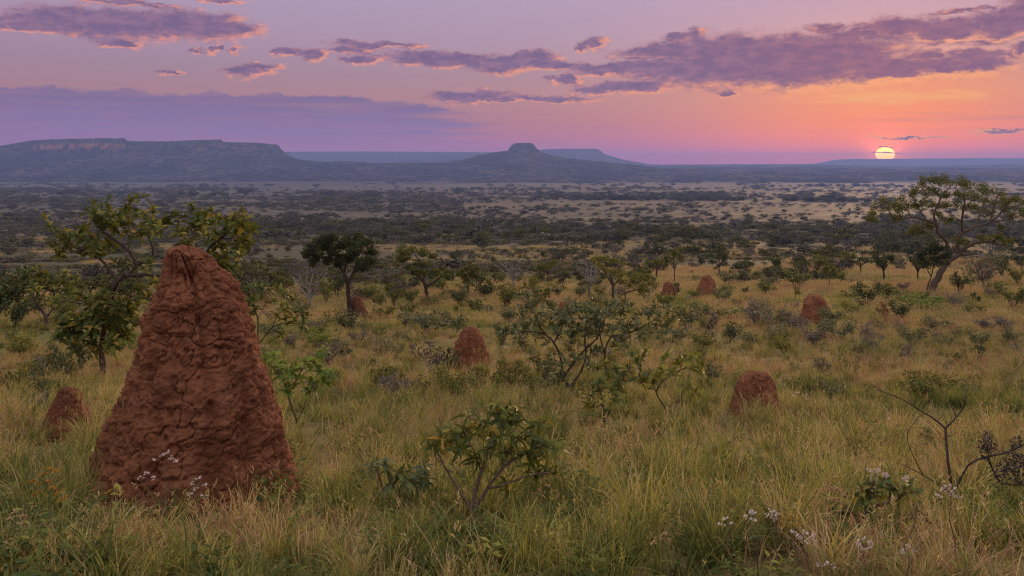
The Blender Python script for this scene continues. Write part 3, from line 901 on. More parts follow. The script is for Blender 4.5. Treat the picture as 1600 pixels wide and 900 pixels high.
def leafy_plant(name, label, cat, base, limbs, tips, style, L, n=(7, 10), twig_r=.006, spread=.12, drift=.6, bark='dark', seed=1, rad=(.02, .008), sub=1, up=.55, limit=300, leaf_ang=(30, 95), group=None, part='stem', twigs=0, twl=24):
    """a plant whose big leaves are built one by one: stem part, leaf parts; leaves past the limit joined"""
    sk = Skeleton(base, drift, seed)
    for l in limbs:
        if isinstance(l[0], (int, float)): sk.limb(l[2], l[0], l[1])
        else: sk.limb(l, *rad)
    cand = sk.nodes[6:]
    for i in range(twigs):           # thin leafless twigs
        nd = sk.r.choice(cand); q_ = twl * sk.r.uniform(.4, 1.2)
        sk.twig(nd[0] + sk.r.uniform(-1, 1) * q_, nd[1] - sk.r.uniform(-.25, 1) * q_, twig_r * .5, spread * .7)
        if sk.r.random() < .5: cand = cand + [sk.nodes[-1]]
    root = plant_root(name, label, cat, sk, group)
    M = []
    k = sk.d0 / F
    for t in tips:
        px, py = t[:2]
        T, dr = sk.twig(px, py, twig_r, spread)
        for j in range(sub):
            if j == 0: p, d = T, dr
            else:
                d = (dr + Vector((sk.r.uniform(-1, 1), sk.r.uniform(-1, 1), sk.r.uniform(-.3, .8))) * .9).normalized()
                p = T + d * L * k * sk.r.uniform(.5, 1.0)
                tube(sk.mb, [np.array(T - sk.g), np.array(p - sk.g)], [twig_r * .6, twig_r * .5], 4)
            ax = d * (1 - up) + Vector((0, 0, up)) + Vector((sk.r.uniform(-.35, .35), sk.r.uniform(-.35, .35), 0))
            nn = sk.r.randint(*n)
            M += rosette(p - sk.g, ax, nn, L * k, leaf_ang, sk.r)
    link(part, sk.mb.mesh(part, BARK[bark]), root)
    ls = leafset(style)
    # the largest in the picture are separate parts
    order = list(range(len(M))); sk.r.shuffle(order)
    for c, i in enumerate(order[:limit]):
        o = bpy.data.objects.new('leaf', ls[i % 5]); COL.objects.link(o)
        o.parent = root; o.matrix_basis = M[i]
    rest = order[limit:]
    if rest:
        mb = MB()
        co = {}
        for i in rest:
            me = ls[i % 5]
            if me.name not in co:
                a = np.zeros(len(me.vertices) * 3, np.float32); me.vertices.foreach_get('co', a)
                qd = np.array([tuple(p.vertices) for p in me.polygons])
                co[me.name] = (a.reshape(-1, 3), qd)
            a, qd = co[me.name]
            R_ = np.array(M[i].to_3x3()); t_ = np.array(M[i].translation)
            mb.add(a @ R_.T + t_, None, qd, sk.r.random())
        link('foliage', mb.mesh('foliage', ls[0].materials[0]), root, kind='stuff')
    LABELS.append(root)
    return root

def puff_leaves(mb, c, R, n, l, w, flat=.75, rg=None, up=.4):
    """a clump of small leaves filling a flattened ball"""
    d = rdir(n); rad = rng.random(n) ** .45
    P = np.asarray(c) + d * rad[:, None] * np.array([R, R, R * flat])
    D = unit(d * .8 + rdir(n) * .8 + np.array([0, 0, .15]))
    N = unit(rdir(n) * .8 + np.array([0, 0, up]))
    leaf_cards(mb, P, D, N, l * rng.uniform(.7, 1.25, n), w * rng.uniform(.7, 1.25, n))

def crown_tree(name, label, cat, base, limbs, puffs, leaf, R=12, n=120, lsz=(3.2, 1.6), twig_r=.02, spread=.5, drift=.5, bark='dark', seed=1, flat=.7, sub=3, group=None, trunk='trunk', crown='crown', scat=.85):
    """a tree with small leaves: trunk with limbs and twigs, crown of leaf clumps with gaps between them"""
    sk = Skeleton(base, drift, seed)
    for l in limbs: sk.limb(l[2], l[0], l[1])
    root = plant_root(name, label, cat, sk, group)
    k = sk.d0 / F
    cm = MB()
    for t in puffs:
        px, py = t[:2]; rr = (t[2] if len(t) > 2 else R)
        T, dr = sk.twig(px, py, twig_r, spread)
        for j in range(sub):
            o = Vector((sk.r.uniform(-1, 1), sk.r.uniform(-1, 1), sk.r.uniform(-.55, .55))) * rr * k * scat
            if j: tube(sk.mb, [np.array(T - sk.g), np.array(T + o * .55 - sk.g) + np.array([0, 0, .03 * rr * k]), np.array(T + o - sk.g)], [twig_r * .7, twig_r * .5, twig_r * .35], 4)
            else: o = o * .2
            m = max(8, int(n / sub))
            puff_leaves(cm, np.array(T + o - sk.g), rr * k * sk.r.uniform(.45, .72), m, lsz[0] * k, lsz[1] * k, flat)
    link(trunk, sk.mb.mesh(trunk, BARK[bark]), root)
    link(crown, cm.mesh(crown, LEAF[leaf]), root)
    LABELS.append(root)
    return root

def bare_shrub(name, label, cat, base, limbs, bark='dark', seed=1, drift=.5, twigs=0, twl=20, heads=None, head_mat='dark', head_r=5, tw_r=.003, group=None):
    sk = Skeleton(base, drift, seed)
    for l in limbs: sk.limb(l[2], l[0], l[1], 6)
    root = plant_root(name, label, cat, sk, group)
    k = sk.d0 / F
    base_nodes = [n for n in sk.nodes[4:]]
    for i in range(twigs):
        n = sk.r.choice(base_nodes)
        px = n[0] + sk.r.uniform(-1, 1) * twl; py = n[1] - sk.r.uniform(.1, 1) * twl
        nn = n
        T = sk.P(px, py, nn[4] + sk.r.uniform(-.5, .5) * twl * k)
        m_ = (nn[2] + T) / 2 + Vector((sk.r.uniform(-1, 1), 0, sk.r.uniform(-1, 1))) * twl * k * .12
        C_ = catmull([nn[2], m_, T], 3)
        tube(sk.mb, [c - np.array(sk.g) for c in C_], np.linspace(min(nn[3] * .7, tw_r * 1.5), tw_r * .5, len(C_)), 4)
        if sk.r.random() < .6: base_nodes.append((px, py, T, tw_r, nn[4]))
    link('branches', sk.mb.mesh('branches', BARK[bark]), root)
    for (px, py) in heads or []:
        n = sk.nearest(px, py); T = sk.P(px, py, n[4])
        hb = MB()
        c = np.array(T - sk.g)
        puff_leaves(hb, c, head_r * k, 70, head_r * k * .5, head_r * k * .32, 1.2)
        link('seed_head', hb.mesh('seed_head', PETAL[head_mat]), root)
    LABELS.append(root)
    return root

def flower_plant(name, label, base, heads, petal='white', seed=1, hr=4.0, leafy=0, leaf='mid', n=26, stem='brown', stem_r=.0025, ll=9, group=None, cat='wildflower'):
    """thin stems carrying small clustered heads"""
    sk = Skeleton(base, .4, seed)
    xs = [h[0] for h in heads]; ys = [h[1] for h in heads]
    top = (sum(xs) / len(xs), max(ys) + (base[1] - max(ys)) * .28)
    mid = ((base[0] + top[0]) / 2 + sk.r.choice((-1, 1)) * sk.r.uniform(4, 13), (base[1] + top[1]) / 2)
    sk.limb([mid, top], stem_r * 1.5, stem_r, 5)
    root = plant_root(name, label, cat, sk, group)
    k = sk.d0 / F
    for h in heads:
        T, d = sk.twig(h[0], h[1], stem_r * .8, .02, .12)
        hb = MB()
        nf = 5
        for j in range(nf):
            o = Vector((sk.r.uniform(-1, 1), sk.r.uniform(-1, 1), sk.r.uniform(-.5, .6))) * hr * k * .8
            c = np.array(T + o - sk.g); m = max(5, n // nf)
            a = np.arange(m) * 2.4; e = np.linspace(.25, 1.35, m)
            D = np.stack([np.cos(a) * np.sin(e), np.sin(a) * np.sin(e), np.cos(e)], 1)
            D = unit(D + np.array([o.x, o.y, o.z]) / (hr * k) * .5)
            leaf_cards(hb, np.repeat(c[None], m, 0), D, unit(rdir(m) + np.array([0, 0, .3])), hr * k * .62, hr * k * .34)
        link('flower_head', hb.mesh('flower_head', PETAL[petal]), root)
    link('stem', sk.mb.mesh('stem', BARK[stem]), root)
    if leafy:
        ls = leafset(leaf)
        for i in range(leafy):
            nd = sk.r.choice(sk.nodes[3:])
            a = sk.r.random() * 6.28
            M_ = rosette(nd[2] - sk.g, (math.cos(a) * .5, math.sin(a) * .5, .6), 1, ll * k, (60, 80), sk.r)[0]
            o = bpy.data.objects.new('leaf', ls[i % 5]); COL.objects.link(o); o.parent = root; o.matrix_basis = M_
    LABELS.append(root)
    return root
# ------------------------------------------------------------------ the mounds
def gd(px, py): return ground(px, py).y
mound('great rust red termite spire, cracked, taller than every other mound, in the grass', gd(310, 800) + .42,
      [(384, 268, 284), (390, 257, 300), (400, 250, 316), (420, 246, 334), (445, 240, 357), (470, 233, 374), (495, 226, 381), (520, 221, 386), (545, 211, 394), (570, 204, 404), (595, 196, 415),
       (620, 186, 424), (645, 175, 431), (670, 167, 435), (695, 160, 438), (720, 153, 447), (745, 150, 450), (770, 147, 459), (800, 142, 472), (830, 134, 484)],
      .95, 340, 560, 5, 1.0, groove=[(-.98, -1.04, .09, .062), (-.50, -.74, .10, .045), (-2.62, -2.35, .12, .045), (-1.72, -1.40, .09, .022), (-2.15, -1.9, .08, .025)], lean=.05)
mound('low cone shaped red mound in grass beside the great spire', gd(104, 690) + .2,
      [(604, 98, 112), (609, 92, 120), (620, 87, 128), (635, 80, 133), (650, 74, 138), (665, 67, 142), (685, 60, 147), (700, 55, 150)], .9, 130, 200, 31, .42)
mound('egg shaped red mound with vertical grooves, in open grass beside the grey green thicket', gd(737, 580) + .4,
      [(510, 730, 740), (514, 724, 746), (522, 718, 751), (535, 713, 756), (550, 710, 760), (565, 707, 765), (580, 704, 769), (590, 702, 771)], .95, 120, 180, 37, .75,
      groove=[(-1.72, -1.66, .17, .10), (-.85, -.95, .15, .08), (-2.5, -2.4, .15, .05)])
mound('squat dark red mound half sunk in tall grass, below the sun', gd(1180, 655) + .25,
      [(580, 1172, 1188), (583, 1164, 1197), (592, 1156, 1205), (605, 1150, 1211), (620, 1146, 1216), (640, 1141, 1221), (655, 1138, 1224)], .95, 110, 170, 43, .5)
mound('blunt red mound with a green sprig on its face, beside grey brush', gd(1275, 510) + .5,
      [(460, 1266, 1279), (463, 1262, 1284), (470, 1258, 1290), (482, 1255, 1296), (495, 1252, 1299), (512, 1249, 1303)], .9, 90, 130, 47, .95)
mound('pointed red mound standing alone before the wooded belt', gd(1104, 463) + .6,
      [(429, 1101, 1108), (432, 1098, 1111), (440, 1094, 1116), (450, 1090, 1120), (463, 1086, 1124)], .9, 80, 110, 53, 1.1)
mound('small leaning red mound next to the pointed one', gd(1046, 464) + .5,
      [(440, 1041, 1047), (444, 1038, 1051), (452, 1035, 1055), (464, 1032, 1060)], .9, 70, 100, 59, .8)
mound('slanting red mound propped against the trunk of the dark round tree', gd(560, 501) + .5,
      [(463, 552, 560), (468, 549, 565), (478, 548, 569), (488, 547, 573), (501, 545, 578)], .9, 80, 110, 61, .9)
mound('small red mound showing behind the grey green thicket', gd(885, 497) + .5,
      [(470, 880, 888), (474, 876, 892), (482, 873, 895), (497, 870, 899)], .9, 70, 100, 67, .7)
mound('tiny brown red mound far up the slope by a bare tree', gd(781, 458) + .4,
      [(446, 778, 784), (449, 776, 787), (458, 774, 790)], .9, 50, 80, 71, .5)

# ------------------------------------------------------------------ the leaning tree
crown_tree('savanna_tree', 'big spreading tree with leaning trunk and open twisting crown', 'tree', (1456, 456), [
    (0.252, 0.173, [(1458, 446), (1466, 433), (1475, 417), (1485, 405), (1497, 398)]),
    (0.111, 0.050, [(1497, 398), (1508, 398), (1517, 397), (1524, 394)]),
    (0.126, 0.065, [(1497, 398), (1507, 388), (1523, 380), (1547, 377), (1562, 372)]),
    (0.163, 0.043, [(1497, 398), (1496, 385), (1497, 372), (1504, 364), (1523, 355), (1547, 347), (1565, 331), (1576, 316)]),
    (0.133, 0.036, [(1485, 405), (1481, 390), (1478, 376), (1465, 364), (1464, 353), (1448, 344), (1424, 340), (1400, 345), (1381, 353)]),
    (0.052, 0.022, [(1400, 345), (1392, 335), (1384, 321), (1372, 318)]),
    (0.044, 0.022, [(1424, 340), (1416, 326), (1408, 318)]),
    (0.081, 0.029, [(1464, 353), (1459, 335), (1469, 311), (1460, 300), (1453, 296), (1445, 286)]),
    (0.059, 0.022, [(1469, 311), (1480, 297), (1488, 288)]),
    (0.089, 0.029, [(1504, 364), (1503, 345), (1505, 328), (1507, 313), (1500, 300), (1491, 292)]),
    (0.067, 0.022, [(1505, 328), (1520, 312), (1530, 298)]),
    (0.074, 0.022, [(1523, 355), (1531, 335), (1538, 318), (1546, 303)]),
    (0.067, 0.022, [(1547, 347), (1551, 330), (1556, 314), (1562, 302)]),
    (0.059, 0.022, [(1565, 331), (1580, 325), (1592, 319), (1604, 315)]),
    (0.052, 0.022, [(1547, 347), (1570, 344), (1590, 338), (1608, 334)]),
    (0.044, 0.022, [(1547, 377), (1560, 382), (1572, 380)]),
    (0.044, 0.022, [(1448, 344), (1438, 330), (1430, 315), (1424, 306)]),
    (0.052, 0.022, [(1481, 390), (1470, 384), (1458, 372), (1446, 362), (1438, 358)]),
    (0.044, 0.014, [(1504, 345), (1490, 338), (1478, 330)]),
], [(1364, 333, 8), (1374, 321, 9), (1386, 317, 9), (1396, 322, 8), (1362, 342, 7), (1404, 330, 9), (1410, 314, 9), (1421, 306, 10), (1432, 297, 10), (1440, 286, 11), (1450, 281, 11), (1462, 279, 11), (1474, 281, 11),
    (1487, 284, 11), (1498, 288, 11), (1510, 291, 11), (1522, 292, 11), (1534, 294, 11), (1546, 298, 11), (1557, 302, 11), (1568, 306, 11), (1580, 310, 11), (1592, 312, 11), (1604, 316, 11), (1616, 320, 11),
    (1452, 301, 10), (1466, 299, 9), (1480, 303, 9), (1493, 304, 9), (1508, 306, 9), (1524, 309, 9), (1540, 312, 9), (1556, 318, 9), (1572, 322, 9), (1586, 326, 10), (1600, 330, 10), (1612, 336, 9),
    (1444, 316, 9), (1460, 321, 8), (1476, 322, 8), (1492, 320, 8), (1512, 324, 8), (1530, 328, 8), (1418, 326, 8), (1432, 322, 8), (1580, 338, 8), (1545, 332, 8),
    (1436, 357, 9), (1444, 363, 8), (1452, 353, 8), (1428, 362, 7), (1500, 377, 7), (1510, 384, 6), (1536, 372, 8), (1548, 374, 8), (1560, 370, 7), (1574, 378, 7), (1468, 338, 7), (1482, 344, 7), (1560, 356, 7), (1400, 340, 6)],
    'olive', n=290, lsz=(2.6, 1.4), scat=1.25, twig_r=.016, spread=1.0, drift=.55, bark='brown', seed=5, flat=.75, sub=6)
crown_tree('leafy_shrub', 'dark dense shrub growing against the leaning trunk', 'shrub', (1447, 458), [(.05, .03, [(1450, 446), (1455, 432), (1459, 415)]), (.04, .02, [(1455, 432), (1447, 418), (1445, 405)])],
    [(1448, 392), (1456, 384), (1464, 392), (1472, 400), (1445, 404), (1460, 406), (1468, 412), (1452, 414), (1440, 398), (1474, 386, 8)], 'dark', R=11, n=240, lsz=(3.2, 2.0), seed=6)

# ------------------------------------------------------------------ trees in the middle distance
crown_tree('savanna_tree', 'dark tree with heavy rounded crown and slim forked trunk', 'tree', (547, 500), [
    (.13, .09, [(546, 490), (545, 465), (544, 446), (538, 428)]), (.08, .03, [(538, 428), (530, 416), (521, 404), (510, 396)]), (.08, .03, [(544, 446), (553, 424), (560, 410), (567, 400)]),
    (.06, .03, [(538, 428), (541, 410), (543, 395)]), (.04, .02, [(521, 404), (505, 402), (492, 396)])],
    [(484, 386), (480, 400, 10), (496, 377), (506, 371, 11), (495, 396), (508, 386), (521, 373), (518, 394), (533, 382), (531, 399), (545, 376), (548, 393), (560, 370), (572, 378), (576, 394), (566, 408), (560, 392), (578, 410, 11),
     (566, 420, 10), (513, 408, 10), (528, 412, 9), (490, 408, 9), (553, 384), (540, 404, 9)], 'dark', R=13, n=420, lsz=(3.6, 2.2), twig_r=.03, spread=.7, seed=7, flat=.8)
crown_tree('savanna_tree', 'green tree with layered flat clumps of foliage beside the dark round tree', 'tree', (667, 468), [
    (.14, .09, [(667, 462), (665, 448), (662, 440)]), (.08, .03, [(662, 440), (654, 432), (646, 424), (640, 414)]), (.08, .03, [(665, 450), (675, 443), (688, 434), (696, 430)]), (.06, .03, [(662, 440), (662, 424), (655, 408), (650, 400)])],
    [(634, 394), (645, 392), (656, 394), (667, 396), (674, 402, 9), (622, 402), (630, 406), (640, 416), (650, 414), (662, 416), (674, 424), (684, 424), (697, 426, 9), (692, 420, 8), (645, 426, 9), (660, 428, 9), (700, 432, 7), (625, 394, 8)],
    'mid', R=10, n=300, lsz=(2.8, 1.8), twig_r=.03, spread=.6, seed=8, flat=.5)
crown_tree('savanna_tree', 'small green tree with rounded top in the slope grass next to the layered tree', 'tree', (731, 460), [(.07, .04, [(731, 452), (731, 440), (733, 430)])],
    [(722, 421), (733, 417), (744, 422), (725, 430), (738, 430), (748, 432, 7), (717, 430, 7), (730, 438, 7)], 'mid', R=9, n=260, lsz=(2.6, 1.7), seed=9)
crown_tree('savanna_tree', 'slim forked tree with flat yellow green sprays behind the grey thicket', 'tree', (954, 497), [
    (.075, .05, [(955, 485), (957, 472), (958, 447), (955, 430)]), (.05, .02, [(957, 472), (967, 464), (977, 458), (990, 454), (1000, 452)]), (.04, .02, [(958, 447), (948, 430), (940, 415)]), (.035, .02, [(977, 458), (976, 475), (972, 482)]), (.035, .018, [(958, 447), (972, 432), (985, 424)])],
    [(933, 403), (942, 404), (952, 406), (963, 408), (974, 411), (946, 422), (958, 424), (968, 429), (978, 427), (990, 431), (1002, 432), (1012, 431), (1017, 441), (987, 446), (1000, 453), (1008, 446), (935, 414), (924, 408), (976, 440)],
    'yellow', R=8, n=110, lsz=(3.6, 1.8), twig_r=.015, spread=.35, seed=10, flat=.45)
def bare(label, base, h, w, seed, bark='grey', twigs=70):
    x, y = base; r = random.Random(seed)
    limbs = [(.10, .06, [(x + r.uniform(-2, 2), y - h * .2), (x + r.uniform(-3, 3), y - h * .4)])]
    for i in range(6):
        a = (i - 2.5) / 2.5
        limbs.append((.055, .018, [(x + r.uniform(-2, 2), y - h * (.3 + .1 * r.random())), (x + a * w * .25 + r.uniform(-3, 3), y - h * .6), (x + a * w * .48, y - h * r.uniform(.8, 1.0))]))
    bare_shrub('bare_tree', label, 'tree', base, limbs, bark, seed, .6, twigs, h * .3, tw_r=.012)
bare('leafless pale barked tree next to the dark round tree', (484, 483), 58, 56, 12)
bare('leafless grey tree with a wide thicket of twigs near the tiny mound', (803, 452), 46, 60, 13, twigs=110)
bare('leafless white limbed tree beside the yellow green sprays', (922, 466), 62, 44, 14)
bare('grey half bare bush spreading beyond the leaning tree', (1535, 452), 44, 56, 15, 'brown', 120)

# ------------------------------------------------------------------ the big leaved tree behind the great mound
leafy_plant('big_leaved_tree', 'crooked tree with rosettes of large leaves, behind the great spire', 'tree', (160, 588), [
    (0.0629, 0.0444, [(160, 560), (161, 530), (165, 500), (171, 475), (177, 457), (184, 439)]),
    (0.0333, 0.0118, [(184, 439), (176, 428), (161, 409), (147, 398), (121, 387), (99, 376)]),
    (0.0407, 0.0222, [(184, 439), (195, 430), (206, 424), (213, 413), (200, 391), (180, 376), (161, 362), (148, 345)]),
    (0.0296, 0.0104, [(213, 413), (226, 409), (235, 404), (239, 394), (236, 380), (228, 362)]),
    (0.0370, 0.0148, [(195, 430), (220, 430), (249, 430), (290, 420), (315, 402), (330, 384), (345, 373), (362, 356)]),
    (0.0222, 0.0089, [(290, 420), (318, 414), (341, 406), (367, 391)]),
    (0.0222, 0.0089, [(315, 402), (306, 380), (298, 356)]),
    (0.0222, 0.0089, [(165, 500), (150, 486), (136, 476), (110, 472), (92, 467)]),
    (0.0185, 0.0074, [(200, 391), (208, 365), (207, 340), (209, 325)]),
    (0.0148, 0.0059, [(147, 398), (140, 382), (136, 372)]),
    (0.0148, 0.0059, [(345, 373), (362, 372), (380, 360)]),
    (0.0163, 0.0059, [(171, 475), (195, 470), (216, 470)])],
    [(136, 329), (146, 336), (158, 321), (150, 345), (166, 336), (176, 332), (186, 340), (211, 310), (205, 325), (198, 334), (220, 336), (230, 344), (238, 332), (205, 347), (190, 352), (183, 347), (224, 358), (240, 365),
     (212, 366), (196, 362), (268, 336), (258, 348), (279, 346), (290, 337), (301, 329), (310, 340), (319, 336), (279, 360), (292, 362), (301, 354), (312, 356), (323, 351), (345, 340), (334, 346), (352, 348), (363, 343), (374, 348), (381, 340),
     (385, 356), (370, 360), (352, 362), (340, 366), (367, 376), (380, 374), (389, 384), (374, 388), (348, 387), (334, 392), (352, 402), (337, 409), (348, 415), (359, 417), (370, 398), (320, 368), (328, 376), (305, 374), (290, 380),
     (77, 354), (86, 362), (99, 362), (106, 371), (117, 369), (128, 376), (88, 382), (98, 388), (110, 384), (122, 394), (143, 373), (150, 382), (139, 390), (161, 387), (154, 400), (172, 378), (130, 360), (224, 420), (213, 472), (231, 460), (222, 450), (240, 440),
     (114, 460), (100, 462), (88, 470), (154, 464), (236, 350), (250, 356), (175, 352), (163, 350)],
    'B', 16, (6, 9), .005, .28, .75, 'dark', 21, sub=2, limit=300, twigs=90)
leafy_plant('rosette_shrub', 'low shrub with fans of drooping glossy leaves beneath the big leaved tree', 'shrub', (161, 602), [
    (.022, .014, [(160, 570), (158, 549), (148, 534)]), (.014, .007, [(158, 549), (172, 535), (178, 515), (180, 500)]), (.012, .006, [(148, 534), (138, 520), (128, 508)]), (.012, .006, [(148, 534), (152, 510), (152, 495)])],
    [(104, 520), (96, 508), (136, 470), (150, 466), (168, 466), (186, 474), (196, 486), (204, 500), (196, 520), (174, 534), (150, 540), (110, 508), (120, 500), (128, 503), (138, 494), (147, 488), (156, 480), (165, 484), (176, 490), (161, 501), (143, 519), (128, 528), (116, 520), (183, 512), (192, 502), (186, 524), (152, 508), (172, 508), (200, 492)],
    'C', 23, (8, 11), .004, .14, .5, 'dark', 22, sub=2, limit=300)
leafy_plant('big_leaved_tree', 'small yellowish big leaved tree standing before the dark thicket at the edge', 'tree', (73, 516), [
    (.06, .045, [(73, 508), (72, 497), (66, 486), (60, 478), (50, 462)]), (.04, .018, [(72, 497), (82, 484), (96, 472), (106, 460), (114, 448)]), (.03, .014, [(66, 486), (44, 474), (30, 462)]), (.03, .014, [(82, 484), (80, 462), (76, 444)]), (.03, .012, [(96, 472), (116, 466), (128, 455)])],
    [(37, 428), (47, 424), (55, 420), (63, 426), (70, 428), (44, 440), (54, 436), (66, 440), (80, 432), (90, 430), (99, 428), (86, 442), (98, 440), (110, 434), (121, 431), (112, 444), (128, 448), (118, 456), (106, 452), (26, 450), (18, 460), (36, 454), (48, 452), (60, 452), (74, 452), (30, 468), (44, 470), (58, 464), (90, 456), (20, 440), (10, 452)],
    'D', 12, (7, 10), .008, .5, .7, 'dark', 23, sub=2, limit=300, twigs=40)
leafy_plant('rosette_shrub', 'slender forked shrub with leaf rosettes close beside the spire', 'shrub', (405, 556), [
    (.026, .012, [(403, 540), (403, 520), (403, 500), (398, 484), (394, 470)]), (.018, .008, [(404, 541), (413, 526), (425, 512), (444, 505), (458, 505), (470, 504)]), (.012, .006, [(425, 512), (432, 496), (438, 484)]), (.01, .006, [(403, 500), (412, 480), (418, 466)])],
    [(385, 450), (394, 446), (403, 450), (412, 448), (422, 453), (432, 451), (440, 455), (450, 462), (458, 468), (396, 466), (408, 466), (418, 473), (428, 470), (440, 479), (450, 484), (462, 486), (472, 488), (480, 492), (388, 474), (400, 482), (447, 497), (460, 500), (473, 505), (440, 522), (392, 490), (432, 492)],
    'E', 17, (7, 10), .005, .25, .5, 'dark', 24, sub=1)
leafy_plant('leafy_shrub', 'fresh green leafy shrub at the flank of the spire', 'shrub', (468, 676), [
    (.014, .009, [(464, 660), (456, 636), (450, 616), (444, 596)]), (.011, .006, [(464, 660), (474, 636), (482, 616), (492, 606)]), (.009, .005, [(450, 616), (462, 596), (470, 580)]), (.008, .004, [(444, 596), (430, 578), (416, 562)]), (.008, .004, [(470, 580), (488, 560), (500, 546)])],
    [(405, 552), (412, 562), (422, 566), (432, 572), (428, 556), (440, 566), (448, 578), (457, 583), (466, 574), (476, 566), (470, 590), (484, 578), (492, 568), (500, 556), (508, 546), (444, 592), (452, 604), (436, 584), (486, 594), (496, 598), (506, 592), (514, 600), (480, 608), (450, 612), (492, 610), (462, 602), (500, 580), (516, 584)],
    'F', 18, (7, 11), .003, .16, .4, 'brown', 25)
thicket_tips = [(853, 490), (862, 497), (847, 507), (838, 498), (867, 513), (876, 502), (863, 488), (887, 507), (880, 492), (893, 498), (900, 490), (906, 480), (913, 483), (922, 474), (927, 480), (917, 507), (908, 498), (930, 494), (940, 488), (950, 493), (960, 497), (972, 490),
     (983, 487), (993, 498), (1004, 490), (1012, 484), (1023, 480), (980, 514), (968, 508), (1000, 524), (990, 510), (953, 516), (942, 506), (933, 524), (924, 518), (897, 524), (908, 516), (886, 520), (1033, 520), (1042, 506), (1050, 500), (1030, 500), (843, 528), (832, 516), (820, 507),
     (810, 512), (800, 520), (788, 524), (812, 528), (847, 570), (856, 580), (840, 560), (862, 590), (876, 604), (880, 570), (866, 552), (890, 548), (905, 560), (920, 560), (932, 548), (817, 460), (838, 472), (862, 478), (898, 474), (955, 478), (968, 474), (1014, 512), (960, 540), (972, 532)]
_rt = random.Random(3)
thicket_tips = thicket_tips + [(x + _rt.uniform(-16, 16), y + _rt.uniform(-14, 16)) for x, y in thicket_tips for _ in range(2)]
leafy_plant('thicket_shrub', 'wide grey green thicket of many thin crooked stems in open grass', 'shrub', (896, 622), [
    (.028, .012, [(890, 606), (880, 590), (877, 563), (866, 536), (852, 522), (840, 505)]), (.022, .01, [(884, 590), (900, 562), (918, 542), (933, 528), (944, 508)]), (.02, .01, [(896, 606), (908, 580), (915, 558), (914, 530), (916, 505)]),
    (.02, .01, [(902, 610), (935, 600), (947, 580), (945, 553), (952, 530), (966, 524), (985, 512)]), (.014, .006, [(945, 553), (938, 528), (936, 505)]), (.014, .006, [(866, 536), (878, 512), (886, 490)]), (.012, .005, [(852, 522), (830, 518), (812, 520), (795, 522)]),
    (.012, .005, [(966, 524), (990, 518), (1012, 506), (1030, 495)]), (.010, .004, [(886, 490), (868, 474), (847, 467), (817, 457)]), (.014, .006, [(896, 606), (870, 600), (850, 585)])],
    thicket_tips,
    'L', 13, (3, 6), .003, .45, .8, 'dark', 26, sub=2, limit=300, twigs=160, twl=30)
leafy_plant('leafy_shrub', 'low dark green shrub at the foot of the grey thicket', 'shrub', (946, 682), [
    (.014, .008, [(944, 660), (942, 635), (938, 610)]), (.011, .006, [(944, 660), (958, 630), (968, 600), (984, 575)]), (.009, .005, [(942, 635), (926, 620), (914, 612)]), (.009, .005, [(968, 600), (990, 590), (1002, 580)])],
    [(987, 553), (994, 564), (1008, 550), (980, 572), (1000, 578), (990, 592), (972, 586), (933, 576), (946, 568), (962, 576), (950, 588), (938, 594), (917, 618), (926, 606), (940, 624), (956, 610), (966, 600), (928, 636), (946, 644), (918, 632), (960, 626), (972, 612), (1004, 596), (936, 610), (910, 604)],
    'L2', 17, (6, 9), .003, .18, .5, 'dark', 27)
leafy_plant('rosette_shrub', 'bright yellow green shrub with upturned leaf fans beside the thicket', 'shrub', (1046, 660), [
    (.012, .007, [(1040, 640), (1026, 615), (1034, 597), (1058, 581), (1080, 570)]), (.010, .005, [(1048, 645), (1058, 632), (1070, 606), (1080, 574)]), (.008, .004, [(1026, 615), (1020, 596), (1028, 578)])],
    [(1060, 566), (1070, 558), (1079, 560), (1088, 558), (1097, 568), (1086, 576), (1067, 600), (1078, 604), (1086, 612), (1020, 597), (1028, 588), (1034, 578), (1042, 556), (1036, 562), (1050, 584), (1016, 606), (1094, 580)],
    'L3', 17, (6, 8), .003, .15, .5, 'brown', 28)
leafy_plant('leafy_shrub', 'broad shrub with long drooping olive leaves on slim forked stems in near grass', 'shrub', (735, 832), [
    (.013, .008, [(737, 812), (739, 786), (745, 760), (750, 743), (757, 722), (764, 700), (780, 672), (786, 650)]), (.013, .007, [(738, 806), (748, 786), (762, 763), (782, 735), (803, 718), (828, 704), (848, 696)]), (.008, .004, [(762, 764), (780, 760), (798, 753), (828, 743), (862, 738)]),
    (.008, .0045, [(736, 800), (724, 778), (712, 758), (703, 743), (690, 720), (682, 702), (678, 692)]), (.006, .003, [(684, 698), (692, 684), (703, 677), (734, 679)]), (.006, .003, [(752, 735), (744, 712), (733, 690), (727, 676)]), (.006, .003, [(782, 735), (792, 712), (806, 690), (824, 676)])],
    [(733, 650), (745, 656), (777, 632), (786, 640), (796, 634), (806, 640), (770, 646), (755, 658), (762, 664), (780, 656), (790, 664), (800, 660), (814, 656), (828, 662), (842, 664), (852, 658), (726, 674), (738, 680), (748, 676), (760, 676), (770, 684), (782, 682),
     (796, 680), (808, 684), (820, 684), (834, 682), (844, 690), (856, 694), (866, 700), (757, 700), (770, 704), (784, 700), (796, 706), (808, 708), (822, 704), (836, 714), (830, 724), (848, 708), (680, 694), (668, 686), (690, 684), (700, 690), (714, 686), (739, 712), (748, 720), (772, 740), (788, 750), (795, 764),
     (828, 738), (842, 736), (854, 732), (868, 738), (720, 700), (706, 672)],
    'M', 27, (6, 9), .003, .13, .55, 'brown', 29, twigs=30, up=.45, leaf_ang=(40, 100))
